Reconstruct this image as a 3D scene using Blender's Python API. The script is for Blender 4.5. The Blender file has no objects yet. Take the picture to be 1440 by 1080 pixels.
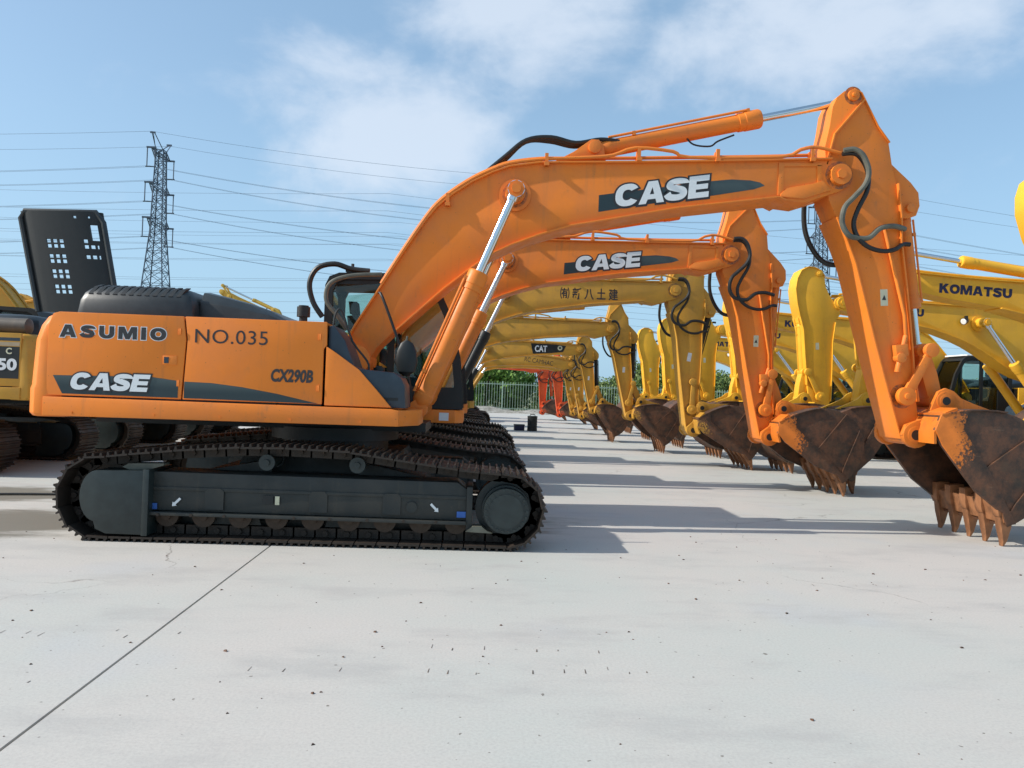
import bpy, bmesh, math, random
from mathutils import Vector, Matrix, noise
R = math.radians
random.seed(7)
scene = bpy.context.scene
col = scene.collection

# ---------------------------------------------------------------- camera
cam_d = bpy.data.cameras.new('camera')
cam = bpy.data.objects.new('camera', cam_d); col.objects.link(cam)
cam_d.sensor_width = 36; cam_d.lens = 27; cam_d.clip_start = .1; cam_d.clip_end = 6000
cam.matrix_world = (Matrix.Translation((0, 0, 1.6)) @ Matrix.Rotation(R(-2.65), 4, 'Z')
                    @ Matrix.Rotation(R(90.55), 4, 'X') @ Matrix.Rotation(R(2.05), 4, 'Z'))
scene.camera = cam

# ---------------------------------------------------------------- sky, sun, exposure
SUN_EL, SUN_AZ = 35.0, 186.0      # direction the sun stands in: azimuth counted from +X towards +Y
world = bpy.data.worlds.new('World'); scene.world = world; world.use_nodes = True
W = world.node_tree; W.nodes.clear()
def wn(t, **k):
    n = W.nodes.new(t)
    for a, b in k.items(): setattr(n, a, b)
    return n
sky = wn('ShaderNodeTexSky', sky_type='NISHITA', sun_disc=False)
sky.sun_elevation = R(SUN_EL); sky.sun_rotation = R(90 - SUN_AZ)
sky.air_density = 1.0; sky.dust_density = 1.5; sky.ozone_density = 1.6; sky.altitude = 0
bg = wn('ShaderNodeBackground'); bg.inputs['Strength'].default_value = .15
wo = wn('ShaderNodeOutputWorld')
tc = wn('ShaderNodeTexCoord')
sep = wn('ShaderNodeSeparateXYZ'); W.links.new(tc.outputs['Generated'], sep.inputs[0])
def wm(op, a, b=None, c=None, clamp=False):
    n = wn('ShaderNodeMath', operation=op, use_clamp=clamp)
    for i, v in enumerate((a, b, c)):
        if v is None: continue
        if isinstance(v, (int, float)): n.inputs[i].default_value = v
        else: W.links.new(v, n.inputs[i])
    return n.outputs[0]
def cloud_noise(scale, off, detail=7, rough=.55):
    mp = wn('ShaderNodeMapping'); mp.inputs['Location'].default_value = off; mp.inputs['Scale'].default_value = (scale, scale, scale*1.7)
    W.links.new(tc.outputs['Generated'], mp.inputs[0])
    n = wn('ShaderNodeTexNoise'); n.inputs['Scale'].default_value = 1; n.inputs['Detail'].default_value = detail
    n.inputs['Roughness'].default_value = rough; n.inputs['Distortion'].default_value = .15
    W.links.new(mp.outputs[0], n.inputs['Vector']); return n.outputs[0]
big = cloud_noise(2.2, (3.1, 1.7, 0), 3)
fine = cloud_noise(6.5, (7.3, 2.2, 4.1), 10, .58)
# cloud banks where the photograph shows them, and the same noise everywhere else
def bank(cx, cz, rx, rz):
    dx = wm('DIVIDE', wm('SUBTRACT', sep.outputs[0], cx), rx); dz = wm('DIVIDE', wm('SUBTRACT', sep.outputs[2], cz), rz)
    d2 = wm('ADD', wm('MULTIPLY', dx, dx), wm('MULTIPLY', dz, dz))
    return wm('SUBTRACT', 1.0, wm('SQRT', d2), clamp=True)
banks = wm('MAXIMUM', bank(-.13, .31, .24, .15), wm('MAXIMUM', bank(.02, .44, .22, .09), bank(.42, .42, .30, .13)))
dens = wm('ADD', wm('ADD', wm('MULTIPLY', big, .40), wm('MULTIPLY', fine, .70)), wm('MULTIPLY', banks, .38))
mr = wn('ShaderNodeMapRange', interpolation_type='SMOOTHSTEP')
W.links.new(dens, mr.inputs[0]); mr.inputs[1].default_value = .62; mr.inputs[2].default_value = .92
mr.inputs[3].default_value = 0; mr.inputs[4].default_value = .72
hz = wn('ShaderNodeMapRange', interpolation_type='SMOOTHSTEP')       # pale band of air above the horizon
W.links.new(sep.outputs[2], hz.inputs[0]); hz.inputs[1].default_value = -.02; hz.inputs[2].default_value = .42
hz.inputs[3].default_value = .8; hz.inputs[4].default_value = .38
mixh = wn('ShaderNodeMix', data_type='RGBA'); W.links.new(hz.outputs[0], mixh.inputs[0])
W.links.new(sky.outputs[0], mixh.inputs[6]); mixh.inputs[7].default_value = (2.25, 3.8, 5.2, 1)
mixc = wn('ShaderNodeMix', data_type='RGBA'); W.links.new(mr.outputs[0], mixc.inputs[0])
W.links.new(mixh.outputs[2], mixc.inputs[6]); mixc.inputs[7].default_value = (4.5, 5.0, 5.7, 1)
W.links.new(mixc.outputs[2], bg.inputs['Color']); W.links.new(bg.outputs[0], wo.inputs[0])

sd = bpy.data.lights.new('sun', 'SUN'); sd.energy = 4.2; sd.angle = R(.53); sd.color = (1, .95, .87)
sun = bpy.data.objects.new('sun', sd); col.objects.link(sun)
to_sun = Vector((math.cos(R(SUN_EL)) * math.cos(R(SUN_AZ)), math.cos(R(SUN_EL)) * math.sin(R(SUN_AZ)), math.sin(R(SUN_EL))))
sun.rotation_euler = to_sun.to_track_quat('Z', 'Y').to_euler(); sun.location = (-20, 0, 30)
scene.view_settings.view_transform = 'Standard'; scene.view_settings.look = 'None'
scene.view_settings.exposure = 0.22; scene.view_settings.gamma = 1

# ---------------------------------------------------------------- materials
def new_mat(name):
    m = bpy.data.materials.new(name); m.use_nodes = True
    nt = m.node_tree; b = nt.nodes['Principled BSDF']; return m, nt, b
def tex(nt, scale, detail=4, rough=.55, vec=None, stretch=None):
    t = nt.nodes.new('ShaderNodeTexCoord'); src = t.outputs['Object']
    if stretch:
        mp = nt.nodes.new('ShaderNodeMapping'); mp.inputs['Scale'].default_value = stretch
        nt.links.new(src, mp.inputs[0]); src = mp.outputs[0]
    n = nt.nodes.new('ShaderNodeTexNoise'); n.inputs['Scale'].default_value = scale
    n.inputs['Detail'].default_value = detail; n.inputs['Roughness'].default_value = rough
    nt.links.new(src, n.inputs['Vector']); return n.outputs[0]
def ramp(nt, src, p0, p1, v0=0., v1=1.):
    r = nt.nodes.new('ShaderNodeMapRange'); r.interpolation_type = 'SMOOTHSTEP'
    nt.links.new(src, r.inputs[0])
    for i, v in zip((1, 2, 3, 4), (p0, p1, v0, v1)): r.inputs[i].default_value = v
    return r.outputs[0]
def mixn(nt, fac, a, b):
    m = nt.nodes.new('ShaderNodeMix'); m.data_type = 'RGBA'
    for i, v in ((0, fac), (6, a), (7, b)):
        if isinstance(v, (int, float)): m.inputs[i].default_value = v
        elif isinstance(v, tuple): m.inputs[i].default_value = (*v, 1)
        else: nt.links.new(v, m.inputs[i])
    return m.outputs[2]
def bump(nt, b, src, dist, strength=.5):
    n = nt.nodes.new('ShaderNodeBump'); n.inputs['Distance'].default_value = dist; n.inputs['Strength'].default_value = strength
    nt.links.new(src, n.inputs['Height']); nt.links.new(n.outputs[0], b.inputs['Normal'])
def paint(name, c, c2=None, dirt=.25, rough=.47, dirtc=(.16, .11, .07), metal=0.):
    m, nt, b = new_mat(name)
    c2 = c2 or tuple(x * .82 for x in c)
    base = mixn(nt, ramp(nt, tex(nt, 1.3, 7, .65), .38, .66), c, c2)
    d = ramp(nt, tex(nt, 5, 8, .7, stretch=(1, 1, .45)), .56, .78, 0, dirt)
    base = mixn(nt, d, base, dirtc)
    st = ramp(nt, tex(nt, 9, 6, .65, stretch=(1, 1, .07)), .54, .74, 0, dirt*1.1)
    base = mixn(nt, st, base, tuple(x*.55 + y*.45 for x, y in zip(c, dirtc)))
    chips = ramp(nt, tex(nt, 38, 3, .6), .69, .73, 0, min(1, dirt * 1.6))
    base = mixn(nt, chips, base, tuple(x * .45 for x in dirtc))
    nt.links.new(base, b.inputs['Base Color'])
    nt.links.new(ramp(nt, tex(nt, 4, 6), .3, .75, rough - .08, rough + .2), b.inputs['Roughness'])
    b.inputs['Metallic'].default_value = metal; b.inputs['Specular IOR Level'].default_value = .36
    bump(nt, b, tex(nt, 3.2, 6, .5), .01, .25)
    return m
def plain(name, c, rough=.5, metal=0., var=.15, bmp=.2):
    m, nt, b = new_mat(name)
    base = mixn(nt, ramp(nt, tex(nt, 9, 5), .3, .7), c, tuple(x * (1 - var) for x in c))
    nt.links.new(base, b.inputs['Base Color']); b.inputs['Roughness'].default_value = rough; b.inputs['Metallic'].default_value = metal
    if bmp: bump(nt, b, tex(nt, 30, 4), .002, bmp)
    return m
def worn_bucket(name, c, edge=.62, soft=.22):
    m, nt, b = new_mat(name)
    rust = mixn(nt, ramp(nt, tex(nt, 5, 8, .7), .35, .68), (.045, .026, .016), (.15, .06, .027))
    rust = mixn(nt, ramp(nt, tex(nt, 2.2, 5, .6), .52, .75, 0, .55), rust, (.055, .05, .03))
    sc = ramp(nt, tex(nt, 6, 7, .7, stretch=(.35, 1, 2.6)), .60, .72, 0, .45)
    rust = mixn(nt, sc, rust, (.24, .15, .09))
    t = nt.nodes.new('ShaderNodeTexCoord'); ln = nt.nodes.new('ShaderNodeVectorMath'); ln.operation = 'LENGTH'
    s = nt.nodes.new('ShaderNodeVectorMath'); s.operation = 'MULTIPLY'; s.inputs[1].default_value = (1, .3, 1)
    nt.links.new(t.outputs['Object'], s.inputs[0]); nt.links.new(s.outputs[0], ln.inputs[0])
    ad = nt.nodes.new('ShaderNodeMath'); ad.operation = 'MULTIPLY_ADD'
    nt.links.new(tex(nt, 22, 5, .75), ad.inputs[0]); ad.inputs[1].default_value = .95; nt.links.new(ln.outputs['Value'], ad.inputs[2])
    f = ramp(nt, ad.outputs[0], edge + .40, edge + .40 + soft*.45)
    pc = mixn(nt, ramp(nt, tex(nt, 3, 5), .4, .7), c, tuple(x * .75 for x in c))
    nt.links.new(mixn(nt, f, pc, rust), b.inputs['Base Color'])
    b.inputs['Roughness'].default_value = .62
    bump(nt, b, tex(nt, 28, 6, .65), .006, .6)
    return m
M = {}
CASE_O = (.84, .225, .022); YEL = (.88, .46, .03); OCH = (.64, .33, .042); RED = (.85, .12, .03); LYEL = (.66, .42, .07)
M['orange'] = paint('orange_paint', CASE_O, (.75, .21, .035), .42)
M['yellow'] = paint('yellow_paint', YEL, (.78, .40, .03), .3)
M['ochre'] = paint('ochre_paint', OCH, (.54, .28, .045), .45)
M['red'] = paint('red_orange_paint', RED, None, .3)
M['tan'] = paint('pale_yellow_paint', LYEL, None, .35)
for k, c in (('orange', CASE_O), ('yellow', YEL), ('ochre', OCH), ('red', RED), ('tan', LYEL)):
    M['bucket_' + k] = worn_bucket('worn_bucket_' + k, tuple(x * .8 for x in c), .50 if k == 'orange' else .30, .20)
for k, c in (('orange', CASE_O), ('yellow', YEL), ('ochre', OCH), ('red', RED), ('tan', LYEL)):
    M['ear_' + k] = paint('worn_ear_' + k, tuple(x * .85 for x in c), None, .75, .5, (.10, .045, .025))
for k, c in (('o', CASE_O), ('y', OCH)):
    m, nt, b = new_mat('greasy_paint_' + k)
    f = ramp(nt, tex(nt, 14, 6, .7), .42, .62, .15, .8)
    nt.links.new(mixn(nt, f, tuple(x*.8 for x in c), (.10, .055, .03)), b.inputs['Base Color']); b.inputs['Roughness'].default_value = .35
    M['grease_' + k] = m
M['rust'] = worn_bucket('rusty_steel', (.2, .08, .035), -.9, .2)
M['tooth'] = plain('bucket_tooth_steel', (.34, .145, .06), .6, .1, .5, .6)
M['track'] = paint('track_steel', (.038, .031, .026), (.07, .048, .034), .5, .5, (.12, .085, .06), .35)
M['frame'] = paint('undercarriage_grey_paint', (.026, .031, .030), (.045, .044, .038), .8, .5, (.095, .078, .055))
M['cover'] = plain('dark_green_grey_paint', (.022, .032, .031), .42, 0, .3)
M['black'] = plain('black_paint', (.010, .012, .012), .5, 0, .2)
M['hood'] = plain('dark_hood_paint', (.028, .034, .036), .42, 0, .3)
M['slate'] = plain('slate_paint', (.028, .045, .062), .4, 0, .2)
M['rubber'] = plain('black_rubber', (.014, .014, .013), .45, 0, .3)
M['sleeve'] = plain('grey_hose_sleeve', (.13, .13, .10), .6, 0, .3)
M['chrome'] = plain('chromed_rod', (.72, .74, .76), .12, 1.0, .05, 0)
M['steel'] = plain('galvanised_steel', (.085, .115, .16), .55, .2, .2, 0)
M['white'] = plain('white_lettering', (.78, .80, .80), .5, 0, .05, 0)
M['dark_text'] = plain('dark_lettering', (.03, .028, .03), .5, 0, .1, 0)
M['navy'] = plain('navy_lettering', (.012, .014, .06), .5, 0, .1, 0)
M['blue'] = plain('blue_sticker', (.03, .12, .42), .5, 0, .1, 0)
M['sticker'] = plain('pale_sticker', (.62, .60, .42), .5, 0, .1, 0)
M['stripe'] = plain('tan_stripe', (.42, .32, .2), .5, 0, .1, 0)
M['brownpipe'] = paint('heat_stained_steel', (.17, .13, .10), (.10, .085, .07), .5, .5)
M['wire'] = plain('aluminium_wire', (.27, .33, .42), .5, .3, .1, 0)
M['seat'] = plain('seat_fabric', (.03, .03, .032), .9)
m, nt, b = new_mat('decal_band')       # dark slate band that fades towards its tip
t = nt.nodes.new('ShaderNodeTexCoord'); s = nt.nodes.new('ShaderNodeSeparateXYZ'); nt.links.new(t.outputs['Generated'], s.inputs[0])
nt.links.new(mixn(nt, ramp(nt, s.outputs[2], .35, 1.0), (.018, .035, .04), (.06, .085, .085)), b.inputs['Base Color']); b.inputs['Roughness'].default_value = .4
M['band'] = m
m, nt, b = new_mat('window_glass')
nt.nodes.remove(b); out = nt.nodes['Material Output']
tr = nt.nodes.new('ShaderNodeBsdfTransparent'); tr.inputs[0].default_value = (.80, .88, .84, 1)
gl = nt.nodes.new('ShaderNodeBsdfGlossy'); gl.inputs['Roughness'].default_value = .03
fr = nt.nodes.new('ShaderNodeFresnel'); fr.inputs[0].default_value = 1.5
mx = nt.nodes.new('ShaderNodeMixShader'); nt.links.new(fr.outputs[0], mx.inputs[0])
nt.links.new(tr.outputs[0], mx.inputs[1]); nt.links.new(gl.outputs[0], mx.inputs[2]); nt.links.new(mx.outputs[0], out.inputs[0])
M['glass'] = m

m, nt, b = new_mat('concrete')
c = mixn(nt, ramp(nt, tex(nt, .22, 6, .6), .35, .68), (.535, .495, .450), (.465, .485, .445))
c = mixn(nt, ramp(nt, tex(nt, .55, 3, .5), .56, .70, 0, .3), c, (.44, .46, .49))
c = mixn(nt, ramp(nt, tex(nt, 1.1, 9, .7, stretch=(.6, 1.4, 1)), .47, .70, 0, .62), c, (.385, .37, .35))
c = mixn(nt, ramp(nt, tex(nt, 2.6, 8, .7, stretch=(.3, 2.4, 1)), .56, .74, 0, .35), c, (.54, .52, .49))
c = mixn(nt, ramp(nt, tex(nt, 60, 5, .7), .35, .75, 0, .42), c, (.33, .31, .29))
c = mixn(nt, ramp(nt, tex(nt, 21, 2, .4), .735, .76, 0, .8), c, (.13, .11, .09))
vo = nt.nodes.new('ShaderNodeTexVoronoi'); vo.feature = 'DISTANCE_TO_EDGE'; vo.inputs['Scale'].default_value = .23
wv = nt.nodes.new('ShaderNodeVectorMath'); wv.operation = 'MULTIPLY_ADD'; nq = nt.nodes.new('ShaderNodeTexNoise'); nq.inputs['Scale'].default_value = 1.6; nq.inputs['Detail'].default_value = 8
tq = nt.nodes.new('ShaderNodeTexCoord'); nt.links.new(tq.outputs['Object'], nq.inputs['Vector']); nt.links.new(nq.outputs['Color'], wv.inputs[0]); wv.inputs[1].default_value = (.9, .9, 0); nt.links.new(tq.outputs['Object'], wv.inputs[2])
nt.links.new(wv.outputs[0], vo.inputs['Vector'])
ck = nt.nodes.new('ShaderNodeMath'); ck.operation = 'MULTIPLY'
nt.links.new(ramp(nt, vo.outputs['Distance'], .0006, .0024, .55, 0), ck.inputs[0]); nt.links.new(ramp(nt, tex(nt, .35, 3, .5), .5, .6), ck.inputs[1])
c = mixn(nt, ck.outputs[0], c, (.15, .13, .11))
# oil and mud where the machines stand
g = nt.nodes.new('ShaderNodeTexCoord'); vs = nt.nodes.new('ShaderNodeSeparateXYZ'); nt.links.new(g.outputs['Object'], vs.inputs[0])
def nm(op, a, b2, clamp=False):
    n = nt.nodes.new('ShaderNodeMath'); n.operation = op; n.use_clamp = clamp
    for i, v in ((0, a), (1, b2)):
        if isinstance(v, (int, float)): n.inputs[i].default_value = v
        else: nt.links.new(v, n.inputs[i])
    return n.outputs[0]
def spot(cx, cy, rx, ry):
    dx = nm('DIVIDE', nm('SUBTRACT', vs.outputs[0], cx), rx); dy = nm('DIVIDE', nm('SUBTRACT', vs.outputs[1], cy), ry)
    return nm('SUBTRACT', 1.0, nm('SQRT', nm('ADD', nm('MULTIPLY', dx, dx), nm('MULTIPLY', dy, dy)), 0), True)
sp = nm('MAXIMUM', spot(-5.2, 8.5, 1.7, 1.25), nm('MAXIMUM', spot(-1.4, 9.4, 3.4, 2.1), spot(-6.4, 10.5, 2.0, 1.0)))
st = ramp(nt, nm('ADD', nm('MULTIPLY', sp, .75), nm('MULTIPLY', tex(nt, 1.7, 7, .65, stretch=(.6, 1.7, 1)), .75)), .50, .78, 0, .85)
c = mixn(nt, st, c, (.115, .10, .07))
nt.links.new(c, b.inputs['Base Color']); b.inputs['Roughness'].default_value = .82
bump(nt, b, tex(nt, 34, 8, .7), .003, .35)
M['concrete'] = m
m, nt, b = new_mat('meadow')
c = mixn(nt, ramp(nt, tex(nt, .3, 6, .7), .4, .65), (.10, .13, .04), (.24, .21, .13))
nt.links.new(c, b.inputs['Base Color']); b.inputs['Roughness'].default_value = .95; M['meadow'] = m
m, nt, b = new_mat('gravel')
c = mixn(nt, ramp(nt, tex(nt, 2.5, 8, .8), .4, .62), (.42, .40, .36), (.17, .155, .13))
nt.links.new(c, b.inputs['Base Color']); b.inputs['Roughness'].default_value = .95; bump(nt, b, tex(nt, 6, 8, .8), .1, .8); M['gravel'] = m
def leafm(name, a, b2):
    m, nt, b = new_mat(name)
    oi = nt.nodes.new('ShaderNodeObjectInfo')
    c = mixn(nt, ramp(nt, tex(nt, 1.6, 5, .7), .35, .68), a, b2)
    nt.links.new(c, b.inputs['Base Color']); b.inputs['Roughness'].default_value = .6
    b.inputs['Subsurface Weight'].default_value = 0.0
    return m
M['leaf'] = leafm('shrub_leaves', (.075, .17, .022), (.17, .29, .045))
M['leaf2'] = leafm('pale_shrub_leaves', (.11, .18, .04), (.19, .25, .07))
M['bark'] = plain('bark', (.10, .075, .05), .9)
M['fence'] = plain('pale_green_fence_paint', (.46, .58, .44), .5, 0, .2, 0)
M['joint'] = plain('joint_filler', (.035, .03, .028), .9)

# ---------------------------------------------------------------- mesh helpers
class MB:
    def __init__(s): s.v = []; s.f = []
    def add(s, vs, fs):
        o = len(s.v); s.v += [tuple(v) for v in vs]; s.f += [tuple(i + o for i in f) for f in fs]; return s
    def box(s, x0, x1, y0, y1, z0, z1):
        return s.add([(x0,y0,z0),(x1,y0,z0),(x1,y1,z0),(x0,y1,z0),(x0,y0,z1),(x1,y0,z1),(x1,y1,z1),(x0,y1,z1)],
                     [(0,3,2,1),(4,5,6,7),(0,1,5,4),(1,2,6,5),(2,3,7,6),(3,0,4,7)])
    def prism(s, poly, y0, y1):                 # a side profile (x, z) pushed across the machine
        n = len(poly)
        return s.add([(x, y0, z) for x, z in poly] + [(x, y1, z) for x, z in poly],
                     [tuple(range(n)), tuple(range(2*n-1, n-1, -1))] + [(i, i+n, (i+1) % n + n, (i+1) % n) for i in range(n)])
    def slab(s, poly, z0, z1):                  # a plan outline (x, y) pushed upwards
        n = len(poly)
        return s.add([(x, y, z0) for x, y in poly] + [(x, y, z1) for x, y in poly],
                     [tuple(range(n-1, -1, -1)), tuple(range(n, 2*n))] + [(i, (i+1) % n, (i+1) % n + n, i+n) for i in range(n)])
    def rings(s, rs, cap=True):
        n = len(rs[0]); o = [p for r in rs for p in r]; fs = []
        for k in range(len(rs)-1):
            for i in range(n): fs.append((k*n+i, k*n+(i+1) % n, (k+1)*n+(i+1) % n, (k+1)*n+i))
        if cap: fs += [tuple(range(n-1, -1, -1)), tuple((len(rs)-1)*n+i for i in range(n))]
        return s.add(o, fs)
    def tube(s, pts, r, n=8, smooth=0):
        pts = [Vector(p) for p in pts]
        if smooth: pts = spline(pts, smooth)
        rs = []; up = None
        for i, p in enumerate(pts):
            d = (pts[min(i+1, len(pts)-1)] - pts[max(i-1, 0)]).normalized()
            if up is None: up = d.orthogonal().normalized()
            up = (up - d * up.dot(d)).normalized(); w = d.cross(up)
            rr = r[i] if isinstance(r, (list, tuple)) else r
            rs.append([p + (up * math.cos(a) + w * math.sin(a)) * rr for a in (2*math.pi*k/n for k in range(n))])
        return s.rings(rs)
    def cyl(s, p0, p1, r, n=20): return s.tube([p0, p1], r, n)
    def lathe(s, p0, p1, prof, n=20):           # prof: (fraction of the way, radius)
        p0, p1 = Vector(p0), Vector(p1); d = (p1-p0); u = d.normalized().orthogonal().normalized(); w = d.normalized().cross(u)
        return s.rings([[p0 + d*t + (u*math.cos(a)+w*math.sin(a))*r for a in (2*math.pi*k/n for k in range(n))] for t, r in prof])
    def boss(s, x, z, r, y0, y1, n=20): return s.cyl((x, y0, z), (x, y1, z), r, n)
    def strip(s, line, y0, y1, t):              # flange: a thin plate following a line of (x, z)
        q = []
        for i, (x, z) in enumerate(line):
            a = Vector(line[max(i-1, 0)]); b2 = Vector(line[min(i+1, len(line)-1)]); d = (b2-a).normalized(); nn = Vector((-d.y, d.x)) * t
            q.append([(x, y0, z), (x, y1, z), (x+nn.x, y1, z+nn.y), (x+nn.x, y0, z+nn.y)])
        return s.rings([[Vector(p) for p in r] for r in q])
def spline(pts, k):
    out = []; n = len(pts)
    for i in range(n-1):
        p0, p1, p2, p3 = pts[max(i-1, 0)], pts[i], pts[i+1], pts[min(i+2, n-1)]
        for j in range(k):
            t = j/k
            out.append(.5*((2*p1)+(p2-p0)*t+(2*p0-5*p1+4*p2-p3)*t*t+(3*p1-p0-3*p2+p3)*t**3))
    out.append(pts[-1]); return out
def smooth2(poly, k=4):                         # rounded open line of (x, z)
    return [(p.x, p.y) for p in spline([Vector((a, b2, 0)) for a, b2 in poly], k)]
CACHE = {}
def mesh(key, mb, mat, bevel=0, smooth=True):
    k = (key, mat, bevel)
    if k in CACHE: return CACHE[k]
    mb = mb() if callable(mb) else mb
    me = bpy.data.meshes.new(str(key)); me.from_pydata(mb.v, [], mb.f)
    bm = bmesh.new(); bm.from_mesh(me); bmesh.ops.recalc_face_normals(bm, faces=bm.faces)
    if bevel:
        ed = [e for e in bm.edges if len(e.link_faces) == 2 and e.calc_face_angle(0) > R(32)]
        bmesh.ops.bevel(bm, geom=ed, offset=bevel, segments=2, profile=.6, affect='EDGES', clamp_overlap=True)
    bm.to_mesh(me); bm.free()
    if smooth: me.shade_smooth(); me.set_sharp_from_angle(angle=R(33))
    me.materials.append(M[mat]); CACHE[k] = me; return me
def part(name, key, mb, mat, parent=None, loc=(0, 0, 0), rot=(0, 0, 0), scl=None, bevel=0, label=None, kind=None):
    o = bpy.data.objects.new(name, mesh(key, mb, mat, bevel)); col.objects.link(o)
    o.parent = parent; o.location = loc; o.rotation_euler = rot
    if scl: o.scale = scl
    if label: o['label'] = label
    if kind: o['kind'] = kind
    return o
def tag(o, label, cat, group=None):
    o['label'] = label; o['category'] = cat
    if group: o['group'] = group
    return o
def thing(name, label, cat, loc=(0, 0, 0), rz=0, scl=1, group=None):
    o = bpy.data.objects.new(name, None); col.objects.link(o); o.location = loc; o.rotation_euler = (0, 0, rz)
    o.scale = (scl,)*3; o.empty_display_size = .3
    return tag(o, label, cat, group)
FONTC = {}
def text_mesh(body, size, mat, offset=0., shear=0., thick=.004, spacing=1.):
    k = (body, size, mat, offset, shear, spacing)
    if k in FONTC: return FONTC[k]
    cu = bpy.data.curves.new('lettering', 'FONT'); cu.body = body; cu.size = size; cu.offset = offset; cu.shear = shear
    cu.extrude = .0008; cu.space_character = spacing; cu.resolution_u = 4
    ob = bpy.data.objects.new('lettering', cu); col.objects.link(ob)
    dg = bpy.context.evaluated_depsgraph_get()
    me = bpy.data.meshes.new_from_object(ob.evaluated_get(dg)); bpy.data.objects.remove(ob)
    xs = [v.co.x for v in me.vertices]; ys = [v.co.y for v in me.vertices]
    x0, y0 = (min(xs), min(ys)) if xs else (0, 0)
    w = (max(xs)-x0) if xs else 1; h = (max(ys)-y0) if ys else 1
    for v in me.vertices: v.co.x -= x0 + w/2; v.co.y -= y0 + h/2
    me.materials.clear(); me.materials.append(M[mat]); FONTC[k] = (me, w, h); return FONTC[k]
def arc(cx, cy, rx, ry, a0, a1, n=14, p=1.0):
    out = []
    for k in range(n+1):
        a = R(a0 + (a1-a0)*k/n); c, q = math.cos(a), math.sin(a)
        out.append((cx + rx*math.copysign(abs(c)**p, c), cy + ry*math.copysign(abs(q)**p, q)))
    return out
def thick(line, hw):
    L = spline([Vector((x, y, 0)) for x, y in line], 6); l, r = [], []
    for i, p in enumerate(L):
        d = (L[min(i+1, len(L)-1)] - L[max(i-1, 0)]).normalized(); n = Vector((-d.y, d.x, 0))
        w = hw * (1.0 + .22*abs(d.y)); l.append((p.x+n.x*w, p.y+n.y*w)); r.append((p.x-n.x*w, p.y-n.y*w))
    return l + r[::-1]
GLYPH = {   # advance width, outlines (drawn for a height of 1)
 'C': (1.06, [arc(.54,.5,.54,.5,32,328,26,.86) + arc(.54,.5,.215,.235,318,42,20,.86)]),
 'O': (1.14, [arc(.57,.5,.57,.5,0,345,24,.9), arc(.57,.5,.235,.235,345,0,24,.9)]),
 'A': (1.16, [[(0,0),(.37,1),(.79,1),(1.16,0),(.82,0),(.755,.19),(.395,.19),(.33,0)], [(.475,.41),(.575,.73),(.675,.41)]]),
 'S': (1.02, [thick([(.93,.66),(.83,.80),(.52,.865),(.24,.80),(.20,.66),(.45,.555),(.76,.44),(.83,.29),(.72,.17),(.48,.135),(.20,.19),(.08,.34)], .135)]),
 'E': (.94, [[(0,0),(.94,0),(.94,.25),(.34,.25),(.34,.385),(.88,.385),(.88,.615),(.34,.615),(.34,.75),(.92,.75),(.92,1),(0,1)]]),
 'K': (1.10, [[(0,0),(.34,0),(.34,.30),(.44,.40),(.70,0),(1.12,0),(.68,.62),(1.08,1),(.66,1),(.34,.66),(.34,1),(0,1)]]),
 'M': (1.32, [[(0,0),(.30,0),(.30,.56),(.52,.0),(.80,.0),(1.02,.56),(1.02,0),(1.32,0),(1.32,1),(.90,1),(.66,.42),(.42,1),(0,1)]]),
 'T': (1.00, [[(.33,0),(.67,0),(.67,.74),(1,.74),(1,1),(0,1),(0,.74),(.33,.74)]]),
 'U': (1.06, [[(0,1),(0,.42)] + arc(.53,.42,.53,.42,185,355,14,.9) + [(1.06,.42),(1.06,1),(.72,1),(.72,.42)] + arc(.53,.42,.19,.17,0,-180,10) + [(.34,.42),(.34,1)]]),
 'I': (.34, [[(0,0),(.34,0),(.34,1),(0,1)]])}
def block_mesh(word, mat, offset=0., shear=0., gap=.10):
    k = ('block', word, mat, offset, shear, gap)
    if k in FONTC: return FONTC[k]
    x = 0; V, F_ = [], []
    for i, ch in enumerate(word):                # each letter filled by itself, so that neighbours never cut each other
        w, outs = GLYPH[ch]
        cu = bpy.data.curves.new('lettering', 'CURVE'); cu.dimensions = '2D'; cu.fill_mode = 'BOTH'; cu.extrude = .0006; cu.offset = offset
        for o in outs:
            sp = cu.splines.new('POLY'); sp.points.add(len(o)-1); sp.use_cyclic_u = True
            for p, (px_, py_) in zip(sp.points, o): p.co = (x + px_ + shear*py_, py_, 0, 1)
        x += w + gap
        ob = bpy.data.objects.new('lettering', cu); col.objects.link(ob)
        me = bpy.data.meshes.new_from_object(ob.evaluated_get(bpy.context.evaluated_depsgraph_get())); bpy.data.objects.remove(ob)
        o0 = len(V); V += [(v.co.x, v.co.y, v.co.z + .0002*(i % 2)) for v in me.vertices]; F_ += [tuple(q + o0 for q in f.vertices) for f in me.polygons]
        bpy.data.meshes.remove(me)
    W_ = x - gap + shear
    me = bpy.data.meshes.new('lettering'); me.from_pydata([(vx - W_/2, vy - .5, vz) for vx, vy, vz in V], [], F_)
    me.materials.append(M[mat]); FONTC[k] = (me, W_, 1.0); return FONTC[k]
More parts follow.
